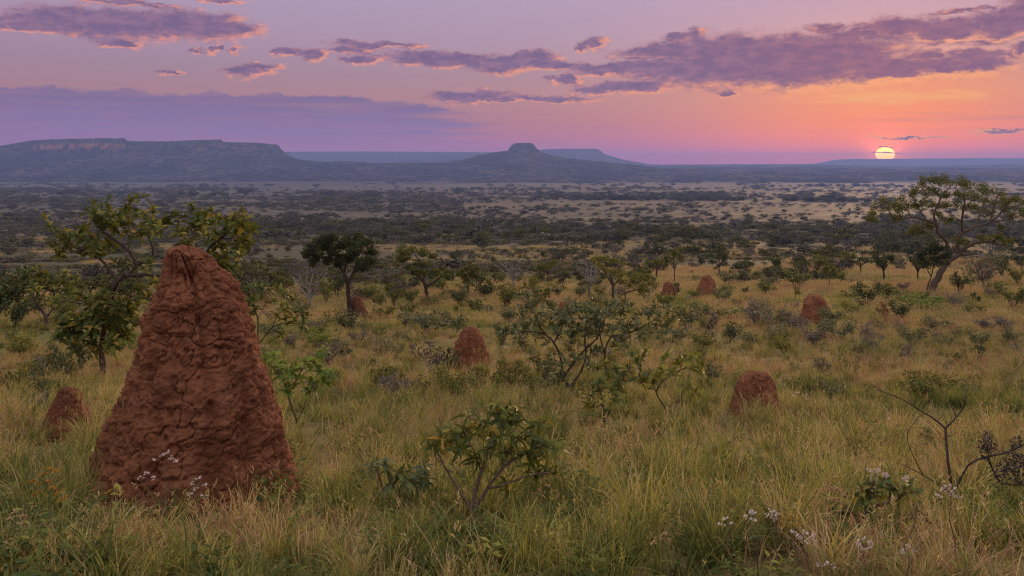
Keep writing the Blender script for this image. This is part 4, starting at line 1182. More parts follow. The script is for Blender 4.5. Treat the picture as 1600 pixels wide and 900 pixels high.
leafy_plant('leafy_shrub', 'small blue green shrub of three upright stems, next to the drooping shrub', 'shrub', (628, 822), [
    (.007, .004, [(622, 806), (611, 790), (598, 763), (589, 735)]), (.007, .005, [(628, 806), (625, 773), (621, 756)]), (.008, .005, [(634, 808), (644, 773), (647, 756)]), (.005, .003, [(601, 768), (612, 745), (606, 726)])],
    [(580, 730), (589, 724), (601, 722), (611, 756), (620, 746), (628, 738), (640, 738), (647, 752), (656, 742), (663, 730), (667, 750), (655, 766), (640, 760), (606, 735), (632, 752)],
    'N', 23, (6, 9), .003, .1, .5, 'red', 30, leaf_ang=(40, 100))
# ------------------------------------------------------------------ plants of the middle distance: a few kinds, copied
def gen_plant(kind, seed):
    """unit plant (1 m tall, about 1 m wide) -> (stem mesh, leaf mesh)"""
    r = random.Random(seed)
    sm, lm = MB(), MB()
    tips = []
    if kind == 'bush':            # several stems from the ground, leaf clumps all the way up
        for i in range(9):
            a = r.random() * 6.28; sp = r.uniform(.12, .48); h = r.uniform(.45, .95)
            c = catmull([(0, 0, -.08), (math.cos(a) * sp * .35, math.sin(a) * sp * .35, h * .45), (math.cos(a) * sp, math.sin(a) * sp, h)], 4)
            tube(sm, c, np.linspace(.016, .006, len(c)), 4)
            tips += [(c[-1], .17), (c[-3], .15)]
        for p, R_ in tips: puff_leaves(lm, p, R_, 30, .105, .052, .8)
    elif kind == 'leggy':         # thin crooked stems, leaves only in tufts at the ends
        for i in range(8):
            a = r.random() * 6.28; sp = r.uniform(.2, .55); h = r.uniform(.5, 1.0)
            c = catmull([(0, 0, -.08), (math.cos(a) * sp * .4 + r.uniform(-.05, .05), math.sin(a) * sp * .4, h * .4), (math.cos(a + .5) * sp * .8, math.sin(a + .5) * sp * .8, h * .75), (math.cos(a) * sp, math.sin(a) * sp, h)], 4)
            tube(sm, c, np.linspace(.016, .005, len(c)), 4)
            for k in range(3):
                b = np.array(c[-4 - k * 2]) + np.array([r.uniform(-.16, .16), r.uniform(-.16, .16), r.uniform(.02, .18)])
                tube(sm, [c[-5 - k * 2], b], [.007, .004], 4); tips.append((b, .085))
            tips.append((c[-1], .085))
        for p, R_ in tips: puff_leaves(lm, p, R_, 15, .12, .055, .9)
    elif kind == 'low':           # a low mat of leaves
        for i in range(12):
            a = r.random() * 6.28; sp = math.sqrt(r.random()) * .5; h = r.uniform(.25, .8) * (1.1 - sp)
            p = (math.cos(a) * sp, math.sin(a) * sp, h)
            tube(sm, [(p[0] * .3, p[1] * .3, -.08), p], [.014, .006], 4); tips.append((p, .17))
        for p, R_ in tips: puff_leaves(lm, p, R_, 34, .11, .055, .7)
    elif kind == 'tree':          # short trunk, spreading crown in clumps
        c = catmull([(0, 0, -.06), (r.uniform(-.04, .04), 0, .2), (r.uniform(-.06, .06), r.uniform(-.05, .05), .42)], 4)
        tube(sm, c, np.linspace(.040, .028, len(c)), 6)
        for i in range(8):
            a = i * .785 + r.uniform(-.3, .3); sp = r.uniform(.18, .46); h = r.uniform(.55, .92)
            d = catmull([c[-1 - (i % 3)], (math.cos(a) * sp * .5, math.sin(a) * sp * .5, (h + .42) / 2), (math.cos(a) * sp, math.sin(a) * sp, h)], 4)
            tube(sm, d, np.linspace(.022, .008, len(d)), 5)
            tips += [(d[-1], .135), (np.array(d[-1]) + np.array([r.uniform(-.15, .15), r.uniform(-.15, .15), r.uniform(-.08, .08)]), .12)]
        for p, R_ in tips: puff_leaves(lm, p, R_, 60, .070, .042, .62)
    elif kind == 'ball':
        c = catmull([(0, 0, -.06), (.02, 0, .2), (0, 0, .5)], 4); tube(sm, c, np.linspace(.035, .02, len(c)), 6)
        for i in range(26):
            d = rdir(1)[0]; tips.append((np.array([0, 0, .63]) + d * np.array([.27, .27, .27]), .13))
        for p, R_ in tips: puff_leaves(lm, p, R_, 48, .075, .045, 1.0)
    elif kind == 'brush':         # a tangle of bare grey twigs with a few leaves
        ends = []
        for i in range(16):
            a = r.random() * 6.28; sp = r.uniform(.15, .5); h = r.uniform(.35, 1.0)
            c = catmull([(math.cos(a) * .08, math.sin(a) * .08, -.08), (math.cos(a) * sp * .6, math.sin(a) * sp * .6, h * .55), (math.cos(a) * sp, math.sin(a) * sp, h)], 4)
            tube(sm, c, np.linspace(.014, .004, len(c)), 4); ends += c[3:]
        for i in range(90):
            b = np.array(r.choice(ends)); e = b + np.array([r.uniform(-.16, .16), r.uniform(-.16, .16), r.uniform(-.03, .17)])
            tube(sm, [b, e], [.006, .003], 3, cap=False); tips.append((e, .05))
        for p, R_ in tips: puff_leaves(lm, p, R_, 7, .075, .036, .9)
    elif kind == 'sapling':       # one crooked stem, two or three arms with upright tufts
        c = catmull([(0, 0, -.08), (.05, .02, .35), (-.04, 0, .7), (.02, 0, .95)], 4); tube(sm, c, np.linspace(.02, .007, len(c)), 5)
        tips.append((c[-1], .1))
        for i in range(5):
            b = np.array(c[4 + i]); a = r.random() * 6.28
            e = b + np.array([math.cos(a) * r.uniform(.15, .4), math.sin(a) * .25, r.uniform(.1, .32)])
            tube(sm, catmull([b, (b + e) / 2 + np.array([0, 0, -.03]), e], 3), np.linspace(.010, .005, 4), 4); tips.append((e, .1))
        for p, R_ in tips: puff_leaves(lm, p, R_, 26, .13, .06, .9)
    return sm, lm
PLANT_BANK = {}
def plant_meshes(kind, leaf, var):
    key = (kind, leaf, var)
    if key not in PLANT_BANK:
        sm, lm = gen_plant(kind, var * 13 + len(kind))
        pn = 'trunk' if kind in ('tree', 'ball') else 'stems'
        fn = 'crown' if kind in ('tree', 'ball') else 'foliage'
        bk = {'grey': 'grey', 'twig': 'grey', 'dark': 'dark'}.get(leaf, 'brown')
        PLANT_BANK[key] = (pn, sm.mesh(pn, BARK[bk]), fn, lm.mesh(fn, LEAF[leaf]))
    return PLANT_BANK[key]
ADJ = {'dark': 'dark green', 'mid': 'green', 'olive': 'olive green', 'grey': 'grey green', 'yellow': 'yellowish', 'blue': 'blue green', 'bright': 'fresh green', 'twig': 'dry brown', 'rust': 'rusty leaved'}
NOUN = {'bush': ('leafy_bush', 'leafy bush', 'bush'), 'leggy': ('thin_shrub', 'thin stemmed shrub', 'shrub'), 'low': ('low_shrub', 'low spreading shrub', 'shrub'), 'tree': ('small_tree', 'small tree', 'tree'),
        'ball': ('round_tree', 'ball crowned tree', 'tree'), 'brush': ('twiggy_shrub', 'tangled twiggy shrub', 'shrub'), 'sapling': ('sapling', 'slim sapling', 'sapling')}
PENDING = []
def place(kind, leaf, px, py, h, w, i):
    """one plant of the slope: foot at (px, py) of the photograph, h and w its size there"""
    g = ground(px, py); k = g.y / F
    pn, sm, fn, lm = plant_meshes(kind, leaf, i % 3)
    nm, noun, cat = NOUN[kind]
    root = bpy.data.objects.new(nm, None); COL.objects.link(root)
    root.location = g; root.rotation_euler = (0, 0, rnd.uniform(0, 6.28)); root.empty_display_size = .1
    ww = w * k; hh = h * k
    root.scale = (ww, ww, hh)
    for n_, me in ((pn, sm), (fn, lm)):
        link(n_, me, root)
    root['category'] = cat; root['group'] = noun + 's on the grass slope'
    PENDING.append((ADJ[leaf] + ' ' + noun, px, py, root))
    return root
MID = [
    ('tree', 'mid', 1025, 433, 32, 44), ('tree', 'olive', 1054, 441, 54, 30), ('tree', 'dark', 1124, 432, 38, 30), ('bush', 'dark', 1215, 421, 22, 34), ('tree', 'dark', 1345, 425, 24, 34), ('tree', 'dark', 1381, 437, 40, 40),
    ('tree', 'dark', 1434, 438, 40, 30), ('ball', 'mid', 1297, 447, 34, 30), ('bush', 'dark', 1565, 433, 32, 34), ('brush', 'grey', 1535, 440, 44, 64), ('low', 'mid', 1197, 434, 16, 36), ('leggy', 'dark', 1228, 442, 24, 34), ('leggy', 'mid', 1245, 449, 26, 42),
    ('sapling', 'dark', 1272, 442, 24, 24), ('bush', 'olive', 1315, 443, 18, 26), ('leggy', 'grey', 1136, 446, 24, 32), ('low', 'mid', 1167, 438, 14, 24), ('low', 'mid', 1149, 499, 24, 70), ('brush', 'twig', 1184, 508, 42, 58), ('brush', 'grey', 1212, 516, 42, 62), ('brush', 'twig', 1240, 518, 38, 50),
    ('leggy', 'grey', 1296, 512, 34, 40), ('leggy', 'dark', 1355, 478, 36, 34), ('leggy', 'mid', 1386, 470, 28, 36), ('low', 'bright', 1442, 486, 32, 62), ('low', 'mid', 1418, 476, 28, 42), ('low', 'mid', 1472, 476, 20, 36), ('sapling', 'grey', 1517, 462, 36, 22), ('leggy', 'dark', 1498, 460, 34, 22), ('leggy', 'mid', 1582, 482, 36, 52),
    ('brush', 'twig', 1495, 480, 22, 36), ('leggy', 'grey', 1311, 533, 34, 46), ('leggy', 'grey', 1290, 528, 26, 28), ('bush', 'yellow', 1224, 556, 30, 38), ('sapling', 'twig', 1119, 554, 60, 40), ('leggy', 'grey', 1075, 524, 48, 46), ('leggy', 'grey', 1460, 518, 24, 44), ('brush', 'rust', 1381, 500, 30, 32), ('leggy', 'dark', 1404, 503, 30, 28),
    ('low', 'mid', 524, 507, 28, 36), ('bush', 'olive', 594, 481, 22, 30), ('leggy', 'mid', 616, 481, 30, 24), ('leggy', 'mid', 642, 479, 30, 28), ('low', 'olive', 676, 478, 24, 44), ('bush', 'dark', 719, 480, 28, 38), ('leggy', 'mid', 744, 490, 26, 30), ('low', 'grey', 760, 490, 20, 32), ('bush', 'olive', 790, 482, 36, 50), ('leggy', 'grey', 671, 524, 40, 62),
    ('leggy', 'grey', 640, 517, 32, 42), ('leggy', 'grey', 711, 524, 34, 40), ('leggy', 'dark', 786, 537, 32, 30), ('sapling', 'grey', 812, 556, 66, 44), ('bush', 'bright', 495, 552, 34, 48), ('sapling', 'twig', 668, 604, 66, 60), ('bush', 'mid', 510, 474, 36, 32), ('tree', 'dark', 528, 468, 36, 26), ('tree', 'olive', 855, 442, 38, 36), ('tree', 'mid', 753, 445, 24, 26),
    ('bush', 'yellow', 832, 457, 26, 22), ('bush', 'dark', 24, 518, 50, 46), ('leggy', 'grey', 110, 600, 64, 60), ('bush', 'yellow', 37, 566, 44, 56), ('leggy', 'grey', 62, 600, 44, 44), ('leggy', 'olive', 600, 500, 22, 32), ('low', 'grey', 565, 516, 22, 40), ('leggy', 'mid', 586, 610, 34, 40), ('bush', 'mid', 848, 480, 34, 40), ('leggy', 'grey', 826, 500, 40, 36),
    ('low', 'olive', 700, 466, 16, 30), ('bush', 'mid', 1086, 470, 16, 22), ('leggy', 'grey', 1010, 470, 30, 34), ('leggy', 'olive', 1040, 482, 24, 30), ('leggy', 'grey', 1128, 474, 24, 28), ('leggy', 'mid', 1196, 462, 22, 30), ('low', 'olive', 1330, 466, 18, 30), ('leggy', 'grey', 1425, 540, 28, 40), ('leggy', 'twig', 1545, 520, 24, 36), ('leggy', 'mid', 1590, 446, 30, 26),
    ('tree', 'olive', 1010, 446, 26, 26), ('leggy', 'grey', 1098, 500, 26, 30), ('sapling', 'grey', 1340, 492, 30, 24), ('bush', 'dark', 1252, 428, 18, 30), ('bush', 'olive', 1282, 422, 22, 34), ('tree', 'mid', 1325, 418, 26, 28), ('leggy', 'dark', 545, 520, 30, 36), ('leggy', 'grey', 470, 500, 30, 30), ('bush', 'grey', 455, 476, 26, 34), ('tree', 'olive', 440, 470, 40, 36),
    ('bush', 'mid', 580, 470, 26, 36), ('bush', 'mid', 612, 462, 22, 40), ('bush', 'olive', 690, 456, 22, 36), ('leggy', 'dark', 700, 590, 40, 50), ('leggy', 'grey', 620, 560, 24, 32), ('leggy', 'twig', 560, 540, 24, 30), ('leggy', 'grey', 1170, 545, 26, 30), ('bush', 'dark', -10, 512, 80, 90), ('tree', 'dark', 30, 500, 84, 70), ('bush', 'olive', 100, 508, 40, 44),
    ('brush', 'grey', 120, 498, 56, 60), ('bush', 'grey', 250, 512, 40, 50), ('leggy', 'olive', 20, 620, 50, 60), ('brush', 'twig', 55, 655, 40, 46), ('leggy', 'bright', 200, 560, 46, 40), ('leggy', 'mid', 540, 690, 0, 0),
]
rs = random.Random(5)
spot_xy = [(m[2], m[3]) for m in MID]
while len(MID) < 275:
    py = 440 + 190 * rs.random() ** 1.5; px = rs.uniform(420, 1600) if rs.random() < .88 else rs.uniform(0, 140)
    if py < 500 and px < 520: continue
    if any(abs(px - x) < 22 and abs(py - y) < 10 for x, y in spot_xy): continue
    if 690 < px < 790 and 500 < py < 600 or 1120 < px < 1240 and 570 < py: continue
    z = (.55 + (py - 440) / 300) * rs.uniform(.7, 1.35)
    MID.append((rs.choice(['leggy', 'leggy', 'low', 'bush', 'sapling', 'brush']), rs.choice(['mid', 'dark', 'grey', 'olive', 'mid', 'twig', 'grey']), px, py, 26 * z, 34 * z)); spot_xy.append((px, py))
for i, (kd, lf, px, py, h, w_) in enumerate(MID):
    if h > 0: place(kd, lf, px, py, h, w_, i)

# ------------------------------------------------------------------ flowers, dry heads and bare twigs in the near grass
leafy_plant('flowering_shrub', 'low shrub with broad blue green leaves and cream flower clusters in near grass', 'shrub', (1352, 842), [
    (.010, .006, [(1348, 820), (1364, 794), (1390, 785), (1416, 770)]), (.008, .005, [(1350, 822), (1352, 795), (1358, 770), (1366, 752)]), (.007, .004, [(1350, 822), (1336, 805), (1322, 792), (1304, 784)]), (.005, .003, [(1390, 785), (1390, 765), (1388, 752)])],
    [(1356, 754), (1346, 764), (1366, 770), (1376, 760), (1384, 752), (1394, 758), (1402, 764), (1412, 764), (1420, 758), (1430, 768), (1318, 790), (1330, 784), (1340, 790), (1327, 802), (1312, 798), (1356, 780), (1376, 776), (1405, 776), (1340, 774), (1302, 792)],
    'P', 20, (5, 7), .0025, .08, .4, 'brown', 41, leaf_ang=(40, 95))
def heads_on(root, pts, petal, hr, name='flower_head'):
    g = Vector(root.location)
    for (px, py) in pts:
        Y = g.y + rnd.uniform(-.04, .02); k = Y / F
        c = np.array(Vector(((px - 800) / F * Y, Y, CZ + (YH - py) / F * Y)) - g)
        hb = MB()
        for j in range(7):
            o = np.array([rnd.uniform(-1, 1), rnd.uniform(-1, 1), rnd.uniform(-.4, .6)]) * hr * k
            D = unit(rdir(9) * .8 + np.array([0, 0, .7]))
            leaf_cards(hb, np.repeat((c + o)[None], 9, 0), D, rdir(9), hr * k * .62, hr * k * .36)
        tube(hb, [c + np.array([0, 0, -hr * 3.2 * k]), c], [.0025, .002], 4)
        link(name, hb.mesh(name, [PETAL[petal]]), root)
fs = LABELS[-1]
heads_on(fs, [(1283, 770), (1293, 765), (1303, 767), (1312, 769), (1320, 773), (1282, 788), (1296, 780), (1307, 782)], 'cream', 6)
heads_on(fs, [(1361, 737), (1371, 738), (1384, 744), (1412, 747), (1424, 750)], 'white', 5)
bare_shrub('bare_shrub', 'leafless dark shrub with forked arms and dusky seed clusters at the near edge', 'shrub', (1490, 815), [
    (.010, .007, [(1488, 790), (1486, 756), (1481, 721), (1479, 695), (1477, 669)]), (.0065, .002, [(1477, 669), (1460, 655), (1436, 640), (1408, 623), (1370, 609)]), (.0065, .002, [(1477, 669), (1494, 652), (1509, 629), (1507, 612)]),
    (.009, .005, [(1490, 775), (1497, 756), (1512, 728), (1535, 716), (1572, 707), (1600, 695)]), (.006, .002, [(1486, 770), (1460, 753), (1436, 739), (1410, 726)]), (.0045, .0015, [(1440, 741), (1424, 706), (1418, 678), (1436, 650)]),
    (.008, .004, [(1540, 716), (1552, 736), (1566, 754), (1598, 758)]), (.008, .006, [(1566, 754), (1564, 775), (1557, 800)])],
    'dark', 42, .35, 26, 22, [(1543, 684), (1537, 697), (1549, 698), (1541, 708), (1590, 690), (1578, 714), (1586, 704), (1570, 727), (1584, 730), (1594, 722), (1592, 748), (1580, 742), (1564, 738), (1600, 735)], 'dark', 9, tw_r=.0022)
flower_plant('wildflower', 'tall wildflower with three small pale heads on the foot of the spire', (272, 850), [(261, 707), (254, 712), (276, 722), (242, 720), (268, 716)], 'white', 43, 4.5)
flower_plant('wildflower', 'arching wildflower with pale head, leaning across the spire foot', (196, 855), [(229, 741), (238, 748), (221, 748)], 'white', 44, 4.5)
flower_plant('dry_flower', 'brown and ochre seed heads on stiff stems beside the low cone mound', (92, 872), [(76, 734), (66, 742), (86, 738), (72, 756), (91, 772), (82, 764), (60, 772), (98, 780), (50, 752)], 'yellow', 45, 6.5, n=40, leafy=6, leaf='P', cat='flower')
flower_plant('wildflower', 'leafy yellow topped plant with broad leaves before the spire', (160, 872), [(178, 766), (188, 770), (168, 770), (150, 800)], 'yellow', 46, 5.5, leafy=14, leaf='Y', ll=22)
flower_plant('wildflower', 'pale cream flower clump on the lower face of the spire', (306, 852), [(310, 748), (300, 756), (320, 760), (296, 772), (318, 776), (306, 764)], 'white', 47, 4.5, leafy=8, leaf='N', ll=14)
flower_plant('dry_flower', 'two dark brown dried flower clusters in the grass beside the fresh green shrub', (556, 722), [(536, 662), (526, 668), (545, 668), (532, 674), (575, 672), (584, 676), (592, 682), (568, 682), (550, 682)], 'cream', 48, 5.5, n=40, leafy=26, leaf='L2', ll=13, cat='flower')
for j, (base, heads, pt, hr, lab) in enumerate([
    ((1142, 905), [(1134, 813), (1141, 818), (1128, 820)], 'white', 4.2, 'single white tipped wildflower with bent stalk at the near edge'),
    ((1182, 905), [(1174, 800), (1180, 806), (1168, 808), (1176, 812)], 'white', 4.6, 'wildflower with rounded pink white head in the near grass'),
    ((1232, 912), [(1208, 799), (1214, 805), (1202, 806), (1210, 812)], 'white', 4.6, 'leaning wildflower with pink white head beside the ochre topped one'),
    ((1240, 905), [(1238, 808), (1230, 812), (1246, 812), (1250, 820), (1226, 820)], 'yellow', 4.8, 'wildflower with ochre brown heads among the white ones'),
    ((1262, 925), [(1257, 832), (1268, 838), (1248, 840), (1274, 846), (1242, 834), (1260, 846)], 'white', 4.6, 'wildflower with a loose spray of white heads at the near edge'),
    ((1490, 900), [(1482, 760), (1474, 766), (1490, 766), (1497, 776), (1468, 776), (1486, 772)], 'white', 4.2, 'tall branching wildflower with tiny white heads before the bare shrub'),
    ((1356, 935), [(1351, 843), (1340, 848), (1362, 850), (1346, 858), (1358, 860)], 'white', 4.4, 'white wildflower cluster below the flowering shrub'),
    ((1424, 930), [(1419, 855), (1430, 860), (1412, 862)], 'white', 4.0, 'low white wildflower right of the flowering shrub'),
    ((1040, 912), [(1038, 836), (1030, 842), (1046, 844), (1022, 850)], 'cream', 4.6, 'dry cream headed flower stalks at the near edge'),
    ((1296, 950), [(1291, 880), (1280, 884), (1302, 886)], 'white', 4.0, 'lowest white wildflower at the very near edge'),
    ((1250, 662), [(1247, 615), (1240, 618), (1258, 618)], 'white', 2.6, 'tiny white flower stalk beside the squat mound'),
    ((1440, 905), [(1432, 800), (1444, 806), (1426, 812), (1450, 816)], 'brown', 5.0, 'dark seed headed stalk under the bare shrub'),
    ((850, 812), [(846, 766), (856, 760), (866, 768), (838, 772), (872, 776)], 'cream', 4.0, 'pinkish dry flower spray beside the drooping leaved shrub'),
    ((380, 905), [(372, 812), (384, 818)], 'cream', 3.6, 'thin dry flower stalk at the toe of the spire'),
    ((30, 905), [(24, 800), (36, 806), (14, 812), (30, 818)], 'cream', 4.2, 'dry flower stalk in the near grass at the outer edge'),
]):
    flower_plant('wildflower' if pt in ('white', 'yellow') else 'dry_flower', lab, base, heads, pt, 60 + j, hr * 1.2, leafy=4 if j % 2 else 0, leaf='N', ll=12, cat='wildflower' if pt in ('white', 'yellow') else 'flower', group='wildflowers and dry heads in the near grass')
# ------------------------------------------------------------------ trees of the plain
def far_tree(kind, leaf, seed):
    r = random.Random(seed); sm, lm = MB(), MB(); tips = []
    if kind == 'round':
        tube(sm, [(0, 0, -.05), (r.uniform(-.03, .03), 0, .45)], [.045, .03], 5)
        for i in range(15):
            d = rdir(1)[0]; tips.append((np.array([0, 0, .60]) + d * np.array([.36, .36, .26]), r.uniform(.13, .22)))
        m, l = 26, .12
    elif kind == 'flat':
        tube(sm, [(0, 0, -.05), (.03, 0, .5)], [.04, .025], 5)
        for i in range(12):
            a = r.random() * 6.28; s = math.sqrt(r.random()) * .48
            p = np.array([math.cos(a) * s, math.sin(a) * s, .80 + r.uniform(-.08, .08) - s * .25])
            tube(sm, [(.02, 0, .45), p], [.02, .008], 4); tips.append((p, r.uniform(.12, .18)))
        m, l = 30, .11
    elif kind == 'bushy':
        for i in range(16):
            a = r.random() * 6.28; s = math.sqrt(r.random()) * .42
            p = np.array([math.cos(a) * s, math.sin(a) * s, r.uniform(.18, .78) * (1.15 - s)])
            tube(sm, [(p[0] * .2, p[1] * .2, -.05), p], [.02, .008], 3, cap=False); tips.append((p, r.uniform(.14, .24)))
        m, l = 24, .125
    else:                        # 'wispy' : grey, nearly leafless
        tube(sm, [(0, 0, -.05), (0, 0, .3)], [.035, .025], 5)
        for i in range(22):
            a = r.random() * 6.28; s = r.uniform(.1, .45)
            p = np.array([math.cos(a) * s, math.sin(a) * s, r.uniform(.5, 1.0) - s * .3])
            tube(sm, [(0, 0, .25), p * np.array([.6, .6, .75]), p], [.016, .010, .005], 3, cap=False); tips.append((p, .13))
        m, l = 14, .075
    for p, R_ in tips: puff_leaves(lm, p, R_, m, l, l * .62, .75)
    # one mesh: too small in the photograph to show parts
    bk = BARK['grey'] if kind == 'wispy' else BARK['dark']
    nv = sm.n
    big = MB()
    big.v = sm.v + lm.v; big.a = sm.a + lm.a; big.b = sm.b + lm.b
    big.t = sm.t + [t + nv for t in lm.t]; big.q = sm.q + [q + nv for q in lm.q]; big.n = sm.n + lm.n
    me = big.mesh('distant_tree', [LEAF[leaf], bk])
    nt_s = sum(len(t) for t in sm.t); nt_l = sum(len(t) for t in lm.t); nq_s = sum(len(q) for q in sm.q)
    idx = np.concatenate([np.ones(nt_s, np.int32), np.zeros(nt_l, np.int32), np.ones(nq_s, np.int32)])
    me.polygons.foreach_set('material_index', idx)
    return me
FAR = {}
def far_mesh(kind, leaf, v):
    if (kind, leaf, v) not in FAR: FAR[(kind, leaf, v)] = far_tree(kind, leaf, v * 7 + len(kind) + len(leaf))
    return FAR[(kind, leaf, v)]
KIND_W = {'far': ('round', 'bushy', 'flat', 'bushy'), 'fargrey': ('wispy', 'bushy', 'bushy'), 'farolive': ('bushy', 'round', 'flat')}
r_ = random.Random(77)
spots = []        # px, py(foot), size px, width factor, kind, leaf
def scatter(n, x0, x1, y0, y1, s0, s1, leaves, wide=(1.0, 1.6), xbias=None, clump=0):
    cs = [(r_.uniform(x0, x1), r_.uniform(y0, y1)) for _ in range(max(1, clump))]
    for _ in range(n):
        for _try in range(20):
            if clump:
                c = r_.choice(cs); px = c[0] + r_.gauss(0, 32); py = c[1] + r_.gauss(0, (y1 - y0) * .08)
                if not (x0 <= px <= x1 and y0 <= py <= y1): continue
            else: px, py = r_.uniform(x0, x1), r_.uniform(y0, y1)
            break
        t = (py - y0) / max(1e-6, (y1 - y0))
        s = (s0 + (s1 - s0) * t) * min(1.6, max(.45, math.exp(r_.gauss(-.08, .33))))
        lf = r_.choice(leaves); kd = r_.choice(KIND_W[lf])
        spots.append((px, py, s, r_.uniform(*wide) * (1.15 if kd == 'flat' else 1), kd, lf))
# the thicket at the foot of the slope
scatter(90, 380, 1330, 424, 452, 11, 21, ['far', 'fargrey', 'farolive', 'farolive', 'fargrey'])
scatter(26, -20, 420, 420, 495, 24, 46, ['far', 'fargrey', 'fargrey', 'farolive'])
scatter(30, 380, 760, 440, 468, 14, 24, ['farolive', 'far', 'fargrey'])
scatter(40, 1280, 1620, 395, 424, 10, 20, ['far', 'fargrey', 'farolive'])
# the wooded belt across the valley
scatter(150, 620, 1440, 352, 384, 9, 17, ['far', 'fargrey', 'fargrey', 'farolive', 'farolive'], (1.3, 2.1))
scatter(80, 900, 1470, 378, 404, 9, 15, ['far', 'fargrey', 'fargrey', 'farolive'], (1.2, 1.9))
scatter(85, 380, 760, 346, 374, 8, 15, ['far', 'farolive', 'fargrey', 'far'], (1.2, 1.9))
scatter(70, 1380, 1620, 346, 400, 10, 21, ['far', 'fargrey', 'far'], (1.2, 1.9))
# lone trees on the open strips
for p in [(860, 383, 16, 1.2, 'flat', 'far'), (1070, 378, 26, 1.1, 'round', 'farolive'), (755, 393, 14, 1.2, 'flat', 'far'), (715, 412, 22, 1.0, 'round', 'far'), (604, 379, 18, 1.1, 'round', 'far'), (966, 392, 18, 1.1, 'flat', 'far'), (1014, 394, 18, 1.1, 'round', 'far'),
          (773, 331, 10, 1.9, 'flat', 'far'), (683, 326, 8, 1.1, 'round', 'far'), (700, 326, 5, 1.6, 'bushy', 'far'), (748, 327, 6, 1.4, 'round', 'far'), (874, 306, 8, 1.8, 'flat', 'far'), (1075, 306, 9, 2.0, 'flat', 'far'), (1319, 300, 7, 1.9, 'flat', 'far'), (1170, 330, 6, 1.4, 'round', 'far'), (1225, 331, 5, 2.4, 'bushy', 'far'),
          (34, 350, 12, 1.8, 'flat', 'far'), (50, 352, 10, 1.4, 'round', 'fargrey'), (70, 346, 9, 1.8, 'flat', 'far'), (452, 395, 12, 1.2, 'round', 'far'), (430, 376, 14, 1.2, 'round', 'far'), (820, 395, 8, 1.6, 'bushy', 'far'), (1140, 392, 12, 1.4, 'round', 'fargrey'), (530, 410, 10, 1.5, 'bushy', 'fargrey')]:
    spots.append(p)
scatter(150, 380, 1330, 384, 424, 5, 14, ['far', 'fargrey', 'farolive', 'fargrey'], clump=26); scatter(90, 380, 1330, 386, 426, 4, 12, ['fargrey', 'farolive', 'far'])
scatter(110, -20, 420, 318, 400, 6, 13, ['far', 'fargrey', 'fargrey'], (1.3, 2.2), clump=22)
scatter(30, 400, 1400, 318, 346, 3.5, 6, ['far', 'fargrey'], (1.3, 2.2), clump=12)
near_n = len(spots)
# beyond: lines and clumps of trees, hardly more than dots
scatter(150, -20, 600, 297, 308, 4.5, 7, ['far', 'far', 'fargrey'], (1.5, 2.6), clump=16)
scatter(330, 830, 1400, 303, 316, 4, 6.5, ['far', 'fargrey', 'far'], (1.8, 3.0), clump=26)
scatter(60, 560, 880, 296, 304, 3.5, 5, ['far', 'fargrey'], (1.5, 2.6))
scatter(240, -20, 1620, 287, 293, 2.2, 4, ['far', 'fargrey'], (1.8, 3.2), clump=40)
scatter(140, -20, 820, 308, 340, 3.5, 6, ['fargrey', 'far', 'fargrey'], (1.4, 2.6), clump=30)
scatter(80, 1300, 1620, 300, 350, 5, 9, ['far', 'fargrey'], (1.4, 2.4))
scatter(260, 380, 1460, 338, 366, 5, 10, ['far', 'fargrey', 'far'], (1.5, 2.6), clump=34); scatter(260, -20, 900, 312, 346, 3.2, 6, ['fargrey', 'far', 'fargrey'], (1.6, 3.0), clump=44); scatter(120, 900, 1620, 318, 346, 3, 5.5, ['far', 'fargrey'], (1.6, 3.0), clump=26)
spots_all = sorted(spots, key=lambda s: -s[2] * s[2] * s[3])
SINGLE = 295
FADJ = {('round', 'far'): 'dark round tree', ('round', 'farolive'): 'olive round tree', ('bushy', 'far'): 'dark bushy tree', ('bushy', 'fargrey'): 'grey bushy tree', ('bushy', 'farolive'): 'olive bushy tree', ('flat', 'far'): 'dark flat topped tree',
        ('flat', 'farolive'): 'olive flat topped tree', ('wispy', 'fargrey'): 'grey leafless tree', ('round', 'fargrey'): 'grey round tree'}
for i, (px, py, s, wf, kd, lf) in enumerate(spots_all[:SINGLE]):
    g = ground(px, py); k = g.y / F
    o = bpy.data.objects.new('distant_tree', far_mesh(kd, lf, i % 3)); COL.objects.link(o)
    o.location = g; o.rotation_euler = (0, 0, r_.uniform(0, 6.28)); o.scale = (s * wf * k, s * wf * k, s * k)
    o['category'] = 'tree'; o['group'] = 'trees of the valley and the plain'
    PENDING.append((FADJ[(kd, lf)], px, py, o))

# every pending plant gets a label of its own: kind, place on the land, and its order along that place
COLS = [(-999, 'below the outer mesa'), (160, 'below the mesa cliffs'), (300, 'below the mesa end'), (450, 'below the low saddle'), (610, 'below the long ridge'), (770, 'below the butte'), (880, 'below the far flat mesa'), (985, 'past the far mesa'),
        (1090, 'under the rolling hills'), (1200, 'before the sun'), (1320, 'under the sun'), (1440, 'around the leaning tree'), (1530, 'beyond the leaning tree')]
ROWS = [(0, 'on the far plain'), (346, 'in the wooded belt'), (386, 'past the belt'), (424, 'at the slope foot'), (462, 'high on the slope'), (500, 'on the mid slope'), (540, 'in the near grass')]
ORD = ['first', 'second', 'third', 'fourth', 'fifth', 'sixth', 'seventh', 'eighth', 'ninth', 'tenth', 'eleventh', 'twelfth', 'thirteenth', 'fourteenth', 'fifteenth', 'sixteenth', 'seventeenth', 'eighteenth', 'nineteenth', 'twentieth']
def pick(tab, v):
    t = tab[0][1]
    for a, b in tab:
        if v >= a: t = b
    return t
buckets = {}
